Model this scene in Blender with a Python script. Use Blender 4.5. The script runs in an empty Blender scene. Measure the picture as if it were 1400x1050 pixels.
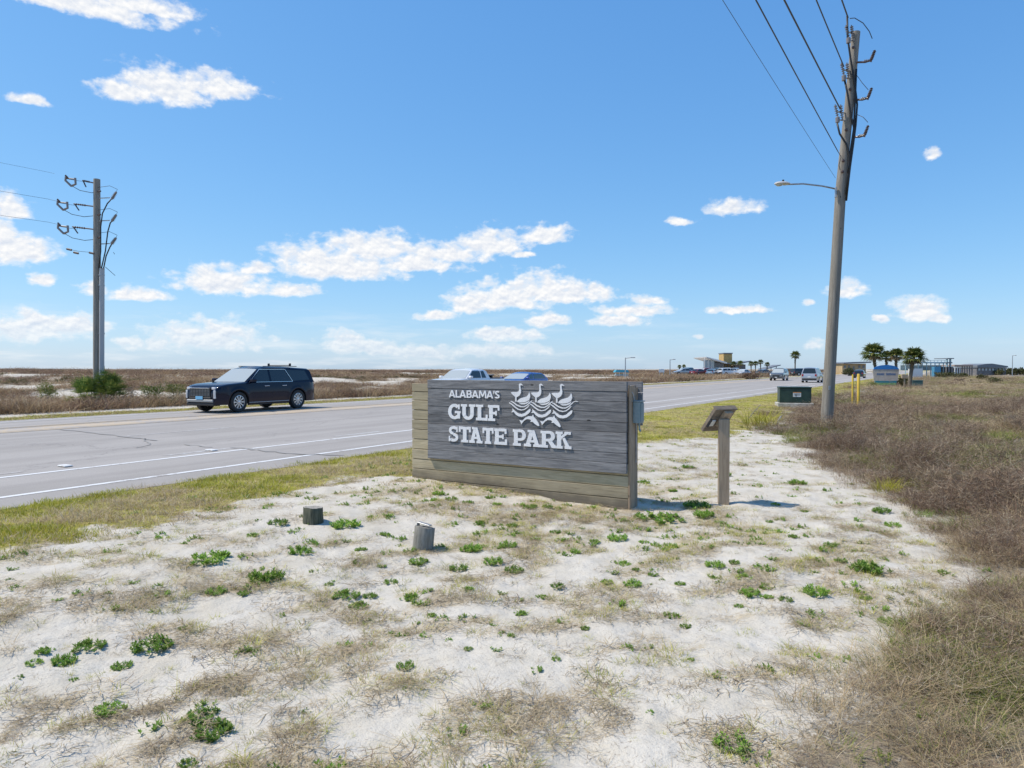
import bpy, math, random
import numpy as np
from mathutils import Vector, Matrix
R = math.radians
random.seed(7); rng = np.random.default_rng(11)
scn = bpy.context.scene
col = scn.collection

# ------------------------------------------------------------------ camera
CAM_H = 1.7
cam_d = bpy.data.cameras.new("camera"); cam = bpy.data.objects.new("camera", cam_d); col.objects.link(cam)
cam.location = (0, 0, CAM_H); cam.rotation_euler = (R(90 - 1.21), 0, 0)
cam_d.sensor_width = 36; cam_d.lens = 24.94; cam_d.clip_start = 0.05; cam_d.clip_end = 9000
scn.camera = cam

# ------------------------------------------------------------------ light
SUN_AZ, SUN_EL = -87.0, 57.0          # azimuth measured clockwise from +Y
scn.view_settings.view_transform = 'Standard'; scn.view_settings.look = 'None'
scn.view_settings.exposure = 0.0; scn.view_settings.gamma = 1.0
scn.view_settings.use_curve_mapping = False
sun_d = bpy.data.lights.new("sun", 'SUN'); sun_d.energy = 4.6; sun_d.angle = R(0.55); sun_d.color = (1, .91, .78)
sun = bpy.data.objects.new("sun", sun_d); col.objects.link(sun)
sd = Vector((math.sin(R(SUN_AZ)) * math.cos(R(SUN_EL)), math.cos(R(SUN_AZ)) * math.cos(R(SUN_EL)), math.sin(R(SUN_EL))))
sun.rotation_euler = sd.to_track_quat('Z', 'Y').to_euler()

CLOUDS = [(-31.46, 23.35, 5.38, 1.24, 0.38), (-27.48, 24.01, 3.31, 0.94, 0.34), (-28.22, 18.73, 1.94, 0.73, 0.46), (-26.04, 19.07, 2.9, 1.57, 0.61), (-22.74, 19.83, 2.79, 1.04, 0.48), (-34.01, 17.25, 0.98, 0.44, 0.22), (-35.1, 10.2, 0.96, 1.02, 0.37), (-34.85, 7.66, 2.03, 1.23, 0.66), (-33.34, 5.96, 0.75, 0.39, 0.29), (-35.51, 8.76, 0.79, 0.93, 0.37), (-27.68, 5.18, 1.69, 0.62, 0.36), (-22.36, 6.1, 2.98, 1.39, 0.54), (-17.14, 5.97, 1.85, 0.67, 0.39), (-19.78, 7.41, 1.26, 0.65, 0.33), (-13.3, 7.55, 4.54, 2.01, 0.51), (-16.05, 8.4, 2.47, 1.21, 0.66), (-11.04, 9.41, 3.44, 1.23, 0.79), (-7.61, 8.08, 3.49, 1.02, 0.34), (-5.86, 9.05, 3.51, 0.91, 0.68), (-1.47, 9.7, 2.65, 1.25, 0.57), (2.65, 10.43, 1.87, 0.9, 0.34), (0.88, 9.07, 0.82, 0.34, 0.23), (-3.53, 4.96, 1.76, 1.16, 0.47), (-0.59, 5.26, 3.53, 1.74, 0.47), (2.65, 5.84, 3.22, 1.74, 0.47), (5.0, 5.82, 2.91, 0.93, 0.46), (6.57, 6.27, 1.04, 0.58, 0.29), (-6.05, 4.24, 1.4, 0.47, 0.35), (2.65, 3.79, 1.41, 0.7, 0.35), (-0.59, 2.74, 2.95, 0.59, 0.47), (11.06, 5.33, 1.13, 0.46, 0.29), (9.64, 4.49, 2.28, 0.58, 0.35), (8.49, 3.76, 2.06, 0.58, 0.35), (17.32, 12.13, 1.59, 0.75, 0.37), (13.39, 11.37, 1.0, 0.33, 0.22), (30.58, 14.51, 0.61, 0.42, 0.28), (17.69, 4.46, 2.11, 0.39, 0.22), (22.52, 4.91, 0.4, 0.27, 0.22), (25.32, 5.55, 1.14, 0.74, 0.32), (29.73, 3.81, 1.57, 1.02, 0.41), (31.05, 3.41, 0.6, 0.4, 0.25), (27.46, 3.58, 0.37, 0.26, 0.21), (23.14, 1.76, 0.6, 0.43, 0.27), (14.82, 2.48, 0.44, 0.23, 0.17), (-33.38, 2.68, 2.98, 1.08, 0.59), (-35.0, 2.39, 1.61, 1.06, 0.58), (-31.06, 2.9, 1.32, 0.8, 0.4), (-28.17, 1.9, 0.92, 0.52, 0.42), (-26.31, 1.82, 0.96, 0.74, 0.53), (-23.14, 2.14, 3.58, 1.41, 0.76), (-30.37, 5.55, 0.88, 0.5, 0.3), (-13.33, 1.98, 1.69, 0.92, 0.57), (-11.07, 1.53, 2.87, 0.81, 0.46), (-7.05, 1.32, 2.92, 0.58, 0.47), (-0.59, 1.45, 3.54, 0.59, 0.47),
 (48, 8, 5, 2, .8), (60, 14, 4, 1.8, .8), (-50, 12, 6, 2.4, .9), (-62, 6, 7, 2, .8), (-80, 20, 6, 2.5, 1), (90, 9, 7, 2, .8), (130, 14, 7, 3, 1), (170, 8, 9, 2.5, 1), (-140, 16, 7, 3, 1), (-110, 7, 8, 2, .8)]

def nd(nt, typ, **kw):
    n = nt.nodes.new(typ)
    for k, v in kw.items():
        if k == 'ins':
            for i, val in v.items():
                if isinstance(val, bpy.types.NodeSocket): nt.links.new(val, n.inputs[i])
                else: n.inputs[i].default_value = val
        else: setattr(n, k, v)
    return n
def mth(nt, op, a, b=None, c=None, clamp=False):
    n = nt.nodes.new('ShaderNodeMath'); n.operation = op; n.use_clamp = clamp
    for i, v in enumerate((a, b, c)):
        if v is None: continue
        if isinstance(v, bpy.types.NodeSocket): nt.links.new(v, n.inputs[i])
        else: n.inputs[i].default_value = v
    return n.outputs[0]
def vmth(nt, op, a, b=None):
    n = nt.nodes.new('ShaderNodeVectorMath'); n.operation = op
    for i, v in enumerate((a, b)):
        if v is None: continue
        if isinstance(v, bpy.types.NodeSocket): nt.links.new(v, n.inputs[i])
        else: n.inputs[i].default_value = v
    return n.outputs['Value'] if op == 'LENGTH' else n.outputs[0]
def mixc(nt, f, a, b, blend='MIX'):
    n = nt.nodes.new('ShaderNodeMix'); n.data_type = 'RGBA'; n.blend_type = blend
    for i, v in ((0, f), (6, a), (7, b)):
        if isinstance(v, bpy.types.NodeSocket): nt.links.new(v, n.inputs[i])
        else: n.inputs[i].default_value = v if i == 0 else (*v[:3], 1)
    return n.outputs[2]
def ramp(nt, v, lo, hi, a=0.0, b=1.0):
    n = nt.nodes.new('ShaderNodeMapRange'); n.interpolation_type = 'SMOOTHSTEP'
    nt.links.new(v, n.inputs[0])
    for i, q in enumerate((lo, hi, a, b)): n.inputs[i + 1].default_value = q
    return n.outputs[0]
def noise(nt, vec, scale, detail=4, rough=.5, dist=0.0):
    n = nt.nodes.new('ShaderNodeTexNoise')
    if vec is not None: nt.links.new(vec, n.inputs['Vector'])
    n.inputs['Scale'].default_value = scale; n.inputs['Detail'].default_value = detail
    n.inputs['Roughness'].default_value = rough; n.inputs['Distortion'].default_value = dist
    return n

world = bpy.data.worlds.new("World"); scn.world = world; world.use_nodes = True
def build_world():
    nt = world.node_tree; nt.nodes.clear()
    out = nt.nodes.new('ShaderNodeOutputWorld')
    sky = nt.nodes.new('ShaderNodeTexSky'); sky.sky_type = 'NISHITA'; sky.sun_disc = False
    sky.sun_elevation = R(SUN_EL); sky.sun_rotation = R(SUN_AZ)
    sky.air_density = 1.0; sky.dust_density = 0.35; sky.ozone_density = 2.2; sky.altitude = 0
    sp = nd(nt, 'ShaderNodeSeparateColor', ins={0: sky.outputs[0]}); ch = []      # film-like response of the blue sky, same at every bearing
    for i, (a, p) in enumerate(((.88, .935), (1.0, .673), (1.19, .45))):
        ch.append(mth(nt, 'MULTIPLY', mth(nt, 'POWER', mth(nt, 'MULTIPLY', sp.outputs[i], .1), p), a * 10))
    hs = nd(nt, 'ShaderNodeCombineColor', ins={0: ch[0], 1: ch[1], 2: ch[2]})
    bg = nd(nt, 'ShaderNodeBackground', ins={0: hs.outputs[0], 1: 0.1})
    tc = nt.nodes.new('ShaderNodeTexCoord')
    sep = nd(nt, 'ShaderNodeSeparateXYZ', ins={0: tc.outputs['Generated']})
    az = mth(nt, 'MULTIPLY', mth(nt, 'ARCTAN2', sep.outputs[0], sep.outputs[1]), 57.29578)
    el = mth(nt, 'MULTIPLY', mth(nt, 'ARCSINE', sep.outputs[2]), 57.29578)
    P = nd(nt, 'ShaderNodeCombineXYZ', ins={0: az, 1: el, 2: 0.0}).outputs[0]
    sc1 = vmth(nt, 'MULTIPLY', P, (1, 1.5, 1))
    wn = noise(nt, sc1, .55, 5, .6).outputs['Color']
    warp = vmth(nt, 'MULTIPLY', vmth(nt, 'SUBTRACT', wn, (.5, .5, .5)), (1.5, .8, 0))
    Pw = vmth(nt, 'ADD', P, warp)
    m = None
    for a, e, w, hu, hd in CLOUDS:
        d = vmth(nt, 'SUBTRACT', Pw, (a, e, 0))
        v1 = vmth(nt, 'MULTIPLY', d, (1 / w, 1 / hu, 0)); v2 = vmth(nt, 'MULTIPLY', d, (-1 / w, -1 / hd, 0))
        L = vmth(nt, 'LENGTH', vmth(nt, 'MAXIMUM', v1, v2))
        m = L if m is None else mth(nt, 'MINIMUM', m, L)
    f1 = noise(nt, sc1, .75, 6, .55).outputs[0]
    f2 = noise(nt, vmth(nt, 'ADD', sc1, (-0.1, 0.3, 0.0)), 0.75, 6, .55).outputs[0]
    dens = mth(nt, 'SUBTRACT', 1.36, m)
    dens = mth(nt, 'ADD', dens, mth(nt, 'MULTIPLY', mth(nt, 'SUBTRACT', f1, .5), 2.5))
    mask = ramp(nt, dens, -.08, .85)
    hz = ramp(nt, el, 0.0, 4.5, .42, 1.0)             # far clouds fade into the pale horizon air
    mask = mth(nt, 'MULTIPLY', mask, hz)
    # faint veil low down
    veil = noise(nt, vmth(nt, 'MULTIPLY', P, (.12, .9, 1)), 1.0, 5, .6).outputs[0]
    vm = mth(nt, 'MULTIPLY', ramp(nt, veil, .46, .72), mth(nt, 'MULTIPLY', ramp(nt, el, 6.0, 1.0, 0, 1), .45))
    vm = mth(nt, 'MULTIPLY', vm, ramp(nt, az, 25.0, -5.0, .15, 1.0))
    mask = mth(nt, 'MAXIMUM', mask, vm)
    lit = mth(nt, 'ADD', mth(nt, 'MULTIPLY', mth(nt, 'SUBTRACT', f1, f2), 2.9), .70, clamp=True)
    thick = ramp(nt, dens, .2, 1.2)
    lit = mth(nt, 'MAXIMUM', lit, mth(nt, 'SUBTRACT', 1.0, mth(nt, 'MULTIPLY', thick, 1.1)), clamp=True)
    cc = mixc(nt, lit, (.62, .70, .84), (1.0, 1.0, 1.0))
    cb = nd(nt, 'ShaderNodeBackground', ins={0: cc, 1: 1.0})
    mx = nd(nt, 'ShaderNodeMixShader', ins={0: mask, 1: bg.outputs[0], 2: cb.outputs[0]})
    nt.links.new(mx.outputs[0], out.inputs[0])
build_world()

# ------------------------------------------------------------------ tags and meshes
def tag(o, label=None, cat=None, group=None, kind=None):
    if label: o['label'] = label
    if cat: o['category'] = cat
    if group: o['group'] = group
    if kind: o['kind'] = kind
    return o
def empty(name, loc=(0, 0, 0), rz=0.0):
    o = bpy.data.objects.new(name, None); col.objects.link(o); o.location = loc; o.rotation_euler = (0, 0, rz)
    o.empty_display_size = .2
    return o
def copy_tree(o, parent=None):
    c = o.copy(); col.objects.link(c); c.parent = parent
    for ch in o.children: copy_tree(ch, c)
    return c
class MB:
    def __init__(s): s.v = []; s.f = []; s.m = []
    def add(s, vs, fs, mi=0):
        b = len(s.v); s.v += [tuple(v) for v in vs]; s.f += [tuple(b + i for i in f) for f in fs]; s.m += [mi] * len(fs); return s
    def box(s, x0, x1, y0, y1, z0, z1, mi=0, M=None, ch=0.0):
        if ch <= 0:
            v = [(x, y, z) for z in (z0, z1) for y in (y0, y1) for x in (x0, x1)]
            f = [(0, 2, 3, 1), (4, 5, 7, 6), (0, 1, 5, 4), (2, 6, 7, 3), (0, 4, 6, 2), (1, 3, 7, 5)]
        else:   # chamfered box
            v = []; f = []
            X = (x0, x1); Y = (y0, y1); Z = (z0, z1); idx = {}
            for i in (0, 1):
                for j in (0, 1):
                    for k in (0, 1):
                        sx, sy, sz = (1 if i == 0 else -1), (1 if j == 0 else -1), (1 if k == 0 else -1)
                        for a in range(3):
                            p = [X[i] + sx * ch, Y[j] + sy * ch, Z[k] + sz * ch]; p[a] = (X[i], Y[j], Z[k])[a]
                            idx[i, j, k, a] = len(v); v.append(tuple(p))
            for a in range(3):
                b, c = (a + 1) % 3, (a + 2) % 3
                for e in (0, 1):
                    q = []
                    for (p, r) in ((0, 0), (1, 0), (1, 1), (0, 1)):
                        t = [0, 0, 0]; t[a] = e; t[b] = p; t[c] = r; q.append(idx[(*t, a)])
                    f.append(tuple(q if e else q[::-1]))
                for p in (0, 1):      # edges along axis a, between faces b and c
                    for r in (0, 1):
                        t0 = [0, 0, 0]; t0[a] = 0; t0[b] = p; t0[c] = r; t1 = list(t0); t1[a] = 1
                        q = [idx[(*t0, b)], idx[(*t1, b)], idx[(*t1, c)], idx[(*t0, c)]]
                        f.append(tuple(q if p != r else q[::-1]))
            for i in (0, 1):
                for j in (0, 1):
                    for k in (0, 1):
                        q = [idx[i, j, k, 0], idx[i, j, k, 1], idx[i, j, k, 2]]
                        f.append(tuple(q if (i + j + k) % 2 else q[::-1]))
        if M is not None: v = [tuple(M @ Vector(p)) for p in v]
        return s.add(v, f, mi)
    def tube(s, pts, r, n=8, mi=0, cap=True):
        pts = [Vector(p) for p in pts]; rs = r if isinstance(r, (list, tuple)) else [r] * len(pts)
        vs = []; fs = []; t_prev = None; a = None
        for i, p in enumerate(pts):
            t = (pts[min(i + 1, len(pts) - 1)] - pts[max(i - 1, 0)]).normalized()
            if a is None: a = t.orthogonal().normalized()
            else: a = (a - t * a.dot(t)); a = a.normalized() if a.length > 1e-6 else t.orthogonal().normalized()
            b = t.cross(a)
            for k in range(n):
                an = 2 * math.pi * k / n
                vs.append(p + (a * math.cos(an) + b * math.sin(an)) * rs[i])
        for i in range(len(pts) - 1):
            for k in range(n):
                k2 = (k + 1) % n; fs.append((i * n + k, i * n + k2, (i + 1) * n + k2, (i + 1) * n + k))
        if cap: fs.append(tuple(range(n))[::-1]); fs.append(tuple((len(pts) - 1) * n + k for k in range(n)))
        return s.add(vs, fs, mi)
    def lathe(s, prof, n=16, mi=0, M=None, closed=False):   # prof [(r,z)]
        vs = []; fs = []
        for (r, z) in prof:
            for k in range(n):
                an = 2 * math.pi * k / n; vs.append((r * math.cos(an), r * math.sin(an), z))
        m = len(prof)
        for i in range(m - 1 + (1 if closed else 0)):
            j = (i + 1) % m
            for k in range(n):
                k2 = (k + 1) % n; fs.append((i * n + k, i * n + k2, j * n + k2, j * n + k))
        if not closed: fs.append(tuple(range(n))[::-1]); fs.append(tuple((m - 1) * n + k for k in range(n)))
        if M is not None: vs = [tuple(M @ Vector(p)) for p in vs]
        return s.add(vs, fs, mi)
    def prism(s, poly, d0, d1, fn, mi=0):    # poly 2D CCW, fn(a,b,depth)->xyz
        n = len(poly)
        ar = sum(poly[i][0] * poly[(i + 1) % n][1] - poly[(i + 1) % n][0] * poly[i][1] for i in range(n))
        if ar < 0: poly = poly[::-1]
        vs = [fn(a, b, d0) for a, b in poly] + [fn(a, b, d1) for a, b in poly]
        fs = [tuple(range(n))[::-1], tuple(range(n, 2 * n))]
        for i in range(n): j = (i + 1) % n; fs.append((i, j, n + j, n + i))
        return s.add(vs, fs, mi)
    def mesh(s, name, mats, smooth=False):
        me = bpy.data.meshes.new(name); me.from_pydata(s.v, [], s.f)
        for m in (mats if isinstance(mats, (list, tuple)) else [mats]): me.materials.append(m)
        me.polygons.foreach_set('material_index', s.m)
        me.validate()
        if smooth:
            me.polygons.foreach_set('use_smooth', [True] * len(me.polygons))
        me.update()
        return me
    def build(s, name, mats, parent=None, smooth=False, auto=None, fix=True):
        me = s.mesh(name, mats, smooth)
        if fix:
            import bmesh
            bm = bmesh.new(); bm.from_mesh(me); bmesh.ops.recalc_face_normals(bm, faces=bm.faces); bm.to_mesh(me); bm.free()
        if auto is not None and smooth: me.set_sharp_from_angle(angle=R(auto))
        o = bpy.data.objects.new(name, me); col.objects.link(o)
        if parent is not None: o.parent = parent
        return o

# ------------------------------------------------------------------ materials
MATS = {}
def mat(name, colr, rough=.6, metal=0.0, spec=None, fn=None, coat=0.0, trans=0.0):
    if name in MATS: return MATS[name]
    m = bpy.data.materials.new(name); m.use_nodes = True; nt = m.node_tree
    b = nt.nodes['Principled BSDF']; b.inputs['Base Color'].default_value = (*colr, 1)
    b.inputs['Roughness'].default_value = rough; b.inputs['Metallic'].default_value = metal
    if spec is not None: b.inputs['Specular IOR Level'].default_value = spec
    b.inputs['Coat Weight'].default_value = coat; b.inputs['Coat Roughness'].default_value = .03
    if fn: fn(nt, b)
    MATS[name] = m; return m
def objco(nt): return nt.nodes.new('ShaderNodeTexCoord').outputs['Object']
def bump(nt, b, h, strength=.3, dist=.01):
    n = nt.nodes.new('ShaderNodeBump'); n.inputs['Strength'].default_value = strength; n.inputs['Distance'].default_value = dist
    nt.links.new(h, n.inputs['Height']); nt.links.new(n.outputs[0], b.inputs['Normal'])
def wood(name, c1, c2, c3, axis=(1, 12, 12), scale=3.0, knots=True, rough=.85, bmp=.4, stain=None):
    def fn(nt, b):
        oi = nt.nodes.new('ShaderNodeObjectInfo')
        co = vmth(nt, 'ADD', objco(nt), vmth(nt, 'MULTIPLY', nd(nt, 'ShaderNodeCombineXYZ', ins={0: oi.outputs['Random'], 1: oi.outputs['Random'], 2: oi.outputs['Random']}).outputs[0], (37, 17, 29)))
        g = noise(nt, vmth(nt, 'MULTIPLY', co, axis), scale, 6, .62, .6).outputs[0]
        g2 = noise(nt, vmth(nt, 'MULTIPLY', co, tuple(a * (1 if a < 2 else 3.5) for a in axis)), scale * 1.5, 5, .6, .2).outputs[0]
        L = noise(nt, co, 1.3, 4, .6).outputs[0]
        c = mixc(nt, ramp(nt, g, .3, .7), c1, c2)
        c = mixc(nt, mth(nt, 'MULTIPLY', ramp(nt, L, .45, .75), .7), c, c3)
        c = mixc(nt, mth(nt, 'MULTIPLY', ramp(nt, g2, .52, .68), .55), c, tuple(x * .35 for x in c1))
        var = mth(nt, 'ADD', mth(nt, 'MULTIPLY', oi.outputs['Random'], .5), .76)
        c = mixc(nt, 1.0, c, nd(nt, 'ShaderNodeCombineColor', ins={0: var, 1: var, 2: var}).outputs[0], 'MULTIPLY')
        if knots:
            vo = nt.nodes.new('ShaderNodeTexVoronoi'); vo.inputs['Scale'].default_value = 1.0
            nt.links.new(vmth(nt, 'MULTIPLY', co, tuple(2.2 if a < 2 else 4.2 for a in axis)), vo.inputs['Vector'])
            c = mixc(nt, ramp(nt, vo.outputs['Distance'], .085, .04), c, tuple(x * .25 for x in c1))
        if stain:
            geo = nt.nodes.new('ShaderNodeNewGeometry'); sp = nd(nt, 'ShaderNodeSeparateXYZ', ins={0: geo.outputs['Position']})
            zz = mth(nt, 'ADD', sp.outputs[2], mth(nt, 'MULTIPLY', mth(nt, 'SUBTRACT', L, .5), .5))
            c = mixc(nt, ramp(nt, zz, .28, .02, 0, .8), c, stain)
        nt.links.new(c, b.inputs['Base Color'])
        bump(nt, b, mth(nt, 'ADD', g2, g), bmp, .006)
    return mat(name, c1, rough, fn=fn)
M_PLANK = wood('weathered_grey_wood', (.115, .117, .125), (.25, .248, .255), (.19, .183, .18))
M_BASE = wood('tan_treated_timber', (.34, .285, .18), (.46, .39, .265), (.38, .33, .235), knots=False, stain=(.085, .072, .06))
M_POSTW = wood('brown_treated_post', (.30, .215, .145), (.43, .33, .23), (.36, .29, .22), axis=(14, 14, 1))
M_POSTW2 = wood('brown_weathered_boards', (.15, .12, .09), (.26, .21, .16), (.2, .17, .14), axis=(1, 12, 12))
M_UPOLE = wood('grey_utility_pole_wood', (.23, .205, .175), (.36, .33, .285), (.29, .265, .225), axis=(9, 9, .35), scale=2.2)
M_STUMP = wood('grey_stump_wood', (.2, .185, .155), (.34, .32, .28), (.26, .26, .22), axis=(20, 20, 1.5), knots=False)
M_STUMPG = wood('green_weathered_stump', (.06, .065, .04), (.16, .16, .11), (.1, .115, .06), axis=(20, 20, 1.5), knots=False)
def flat_noise(a, b_, sc=6.0, bm=0.0):
    def fn(nt, b):
        n = noise(nt, objco(nt), sc, 5, .6).outputs[0]
        nt.links.new(mixc(nt, ramp(nt, n, .3, .7), a, b_), b.inputs['Base Color'])
        if bm: bump(nt, b, n, bm, .01)
    return fn
M_LETTER = mat('white_painted_letter', (.78, .78, .8), .5, fn=flat_noise((.74, .74, .76), (.82, .82, .83), 9))
M_STEEL = mat('galvanised_grey_metal', (.4, .41, .42), .45, .7, fn=flat_noise((.32, .33, .34), (.48, .49, .5), 20))
M_BOXGREY = mat('painted_grey_green_metal', (.2, .27, .29), .45, fn=flat_noise((.17, .24, .26), (.24, .3, .32), 14))
M_GREENBOX = mat('dark_green_enamel', (.018, .045, .032), .4, fn=flat_noise((.014, .038, .028), (.03, .06, .045), 4))
M_TEALBOX = mat('teal_green_enamel', (.05, .13, .12), .45)
M_CONC = mat('pale_concrete', (.45, .43, .39), .9, fn=flat_noise((.36, .34, .3), (.55, .53, .48), 7, .3))
M_YELLOW = mat('yellow_paint', (.62, .4, .03), .5, fn=flat_noise((.52, .33, .03), (.68, .46, .05), 3))
M_BLACKCABLE = mat('black_cable_rubber', (.015, .015, .017), .5)
M_WIRE = mat('dull_aluminium_wire', (.05, .05, .055), .5, .2)
M_INSUL = mat('grey_insulator', (.22, .2, .2), .35)
M_INSULD = mat('dark_red_brown_insulator', (.09, .055, .05), .35)
M_PVC = mat('grey_plastic_conduit', (.42, .43, .44), .5)
M_LAMP = mat('cast_light_grey_lamp', (.5, .5, .49), .5)
M_GLASSL = mat('lamp_glass', (.5, .52, .5), .15)
M_STICKER = mat('white_sticker', (.75, .74, .72), .5)
M_ORANGE = mat('orange_sticker_band', (.7, .25, .04), .5)
M_BLACK = mat('black_print', (.02, .02, .02), .5)
M_RUBBER = mat('tyre_rubber', (.022, .022, .023), .75)
M_RIM = mat('silver_alloy', (.62, .63, .65), .28, .75)
M_CHROME = mat('bright_trim', (.75, .75, .77), .15, 1.0)
M_UNDER = mat('black_plastic', (.02, .02, .022), .55)
M_GLASS = mat('tinted_car_glass', (.018, .024, .026), .04, spec=.8)
M_GLASSP = mat('green_tinted_glass', (.05, .085, .08), .04, spec=.8)
M_WSH = mat('windscreen_glass', (.40, .43, .42), .05, spec=1.0)  # pale base colour stands in for bright sky glare on the glass
M_HEAD = mat('headlight_lens', (.6, .62, .65), .08, .2, spec=.8)
M_TAIL = mat('red_tail_lens', (.3, .012, .012), .15)
M_PLATE = mat('pale_blue_plate', (.18, .45, .68), .4)
M_TRIMS = mat('satin_silver_bumper', (.34, .35, .36), .35, .5)
def paint(name, c, metal=.3, coat=1.0): return mat(name, c, .28, metal, coat=coat)

# ------------------------------------------------------------------ terrain
def hash2(ix, iy, s):
    h = (ix.astype(np.int64) * 374761393 + iy.astype(np.int64) * 668265263 + s * 1442695041) & 0x7fffffff
    h = ((h ^ (h >> 13)) * 1274126177) & 0x7fffffff
    return ((h ^ (h >> 16)) & 0xffff) / 65535.0
def vnoise(x, y, s=0):
    ix = np.floor(x); iy = np.floor(y); fx = x - ix; fy = y - iy
    fx = fx * fx * (3 - 2 * fx); fy = fy * fy * (3 - 2 * fy)
    a = hash2(ix, iy, s); b = hash2(ix + 1, iy, s); c = hash2(ix, iy + 1, s); d = hash2(ix + 1, iy + 1, s)
    return (a * (1 - fx) + b * fx) * (1 - fy) + (c * (1 - fx) + d * fx) * fy
def fbm(x, y, oct=4, s=0):
    x = np.asarray(x, float); y = np.asarray(y, float); v = 0; a = .5; t = 0
    for i in range(oct): v = v + a * vnoise(x * 2 ** i + 13.7 * i, y * 2 ** i - 7.3 * i, s + i); t += a; a *= .5
    return v / t
def sm(x, a, b):
    t = np.clip((np.asarray(x, float) - a) / (b - a), 0, 1); return t * t * (3 - 2 * t)
TH = R(30.88); CT, ST = math.cos(TH), math.sin(TH)
def la(x, y): return -x * CT + y * ST, x * ST + y * CT      # l: metres towards the road; a: metres along it
def xy(l, a): return -l * CT + a * ST, l * ST + a * CT
RZ = .08; NEAR_E, FAR_E = 9.25, 25.1
SB = ([0, 3.0, 3.6, 4.5, 6.0, 7.2, 8.9, 12.2, 19.4, 26, 29], [.35, 1.25, 1.75, 2.55, 3.9, 4.6, 5.0, 5.4, 7.1, 9.6, 12.4])
def scrub_mask(x, y):
    xb = np.interp(y, *SB); xb = np.where(y > 27, (y * ST - 5.3) / CT, xb)
    w = .30 + .02 * y
    return sm(x - xb + (fbm(x * 1.3, y * 1.3, 3, 5) - .5) * (.9 + .03 * y), -w, w)
def lawn_mask(x, y):
    l, a = la(x, y)
    edge = 6.9 - 1.1 * sm(a, 7.5, 9.5) - 1.3 * sm(a, 12, 20)
    return sm(l - edge + (fbm(x * .8, y * .8, 4, 9) - .5) * 2.6, -.45, .6) * (1 - sm(l, 10.5, 11)) * (1 - scrub_mask(x, y)) 
def verge_far(x, y):
    l, a = la(x, y); return sm(l, 24.8, 25.2) * (1 - sm(l + (fbm(x * .3, y * .3, 3, 4) - .5) * 1.6, 27.0, 27.6))
def dune_cover(x, y):       # vegetation on the dunes across the road
    l, a = la(x, y)
    n = fbm(x * .13 + 3, y * .13, 5, 21); band = sm(l, 28.6, 29.8) * (1 - sm(l, 33, 36))
    return np.clip(np.maximum(band * .95, sm(n, .50 - .07 * sm(l, 62, 95), .56 - .07 * sm(l, 62, 95)) * sm(l, 30, 34)), 0, 1)
def litter(x, y):
    wx = x * .94 + y * .34 + (fbm(x, y, 2, 35) - .5) * 1.2; wy = -x * .34 + y * .94
    n = fbm(wx * 2.4 + 5, wy * 4.4, 4, 31); n2 = fbm(x * .35, y * .35 + 9, 3, 33)
    near_sign = np.exp(-(((x - .3) / 3.6) ** 2 + ((y - 7.6) / 1.9) ** 2))
    n = n - .05 * (1 - sm(y, 3.6, 5.6))
    return np.clip(sm(n + .30 * (n2 - .5), .52, .64) * .72 + near_sign * sm(n, .36, .56) * .55, 0, 1)
def terrain(x, y):
    x = np.asarray(x, float); y = np.asarray(y, float)
    l, a = la(x, y); r = np.hypot(x, y)
    z = .115 * sm(l, 3.2, 6.0) - .04 * sm(l, 7.5, 9.1)
    rough = (fbm(x * 3.2, y * 3.2, 3, 1) - .5) * .05 + (fbm(x * 9, y * 9, 2, 2) - .5) * .022 * (r < 25)
    rough = rough + (fbm(x * .6, y * .6, 3, 3) - .5) * .10 * (1 - sm(l, 5, 7)) * sm(r, 3, 8)
    z = z + rough * (1 - sm(l, 8.4, 9.15)) 
    field = scrub_mask(x, y) * (1 - sm(l, 4, 6))
    z = z + field * ((fbm(x * .09, y * .09, 3, 7) - .5) * .4 * sm(r, 10, 40) - .12 * sm(r, 30, 60))
    dn = sm(l, 27, 70) * (.38 + 1.0 * fbm(x * .03, y * .03, 4, 12)) * 1.3 + (fbm(x * .2, y * .2, 3, 14) - .5) * .9 * sm(l, 32, 45)
    dn = dn * (1 - .62 * sm(a, 95, 130)) * (1 - 0.0)
    dn = np.minimum(dn, .50 + .85 * fbm(x * .028, y * .028, 4, 18)) * sm(l, 26, 34)
    dn = np.where(l > 26, dn, 0)
    return z * (l < 12) + np.where(l >= 12, .03, 0) + dn
def tz(x, y): return float(terrain(np.array([x]), np.array([y]))[0])

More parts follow.
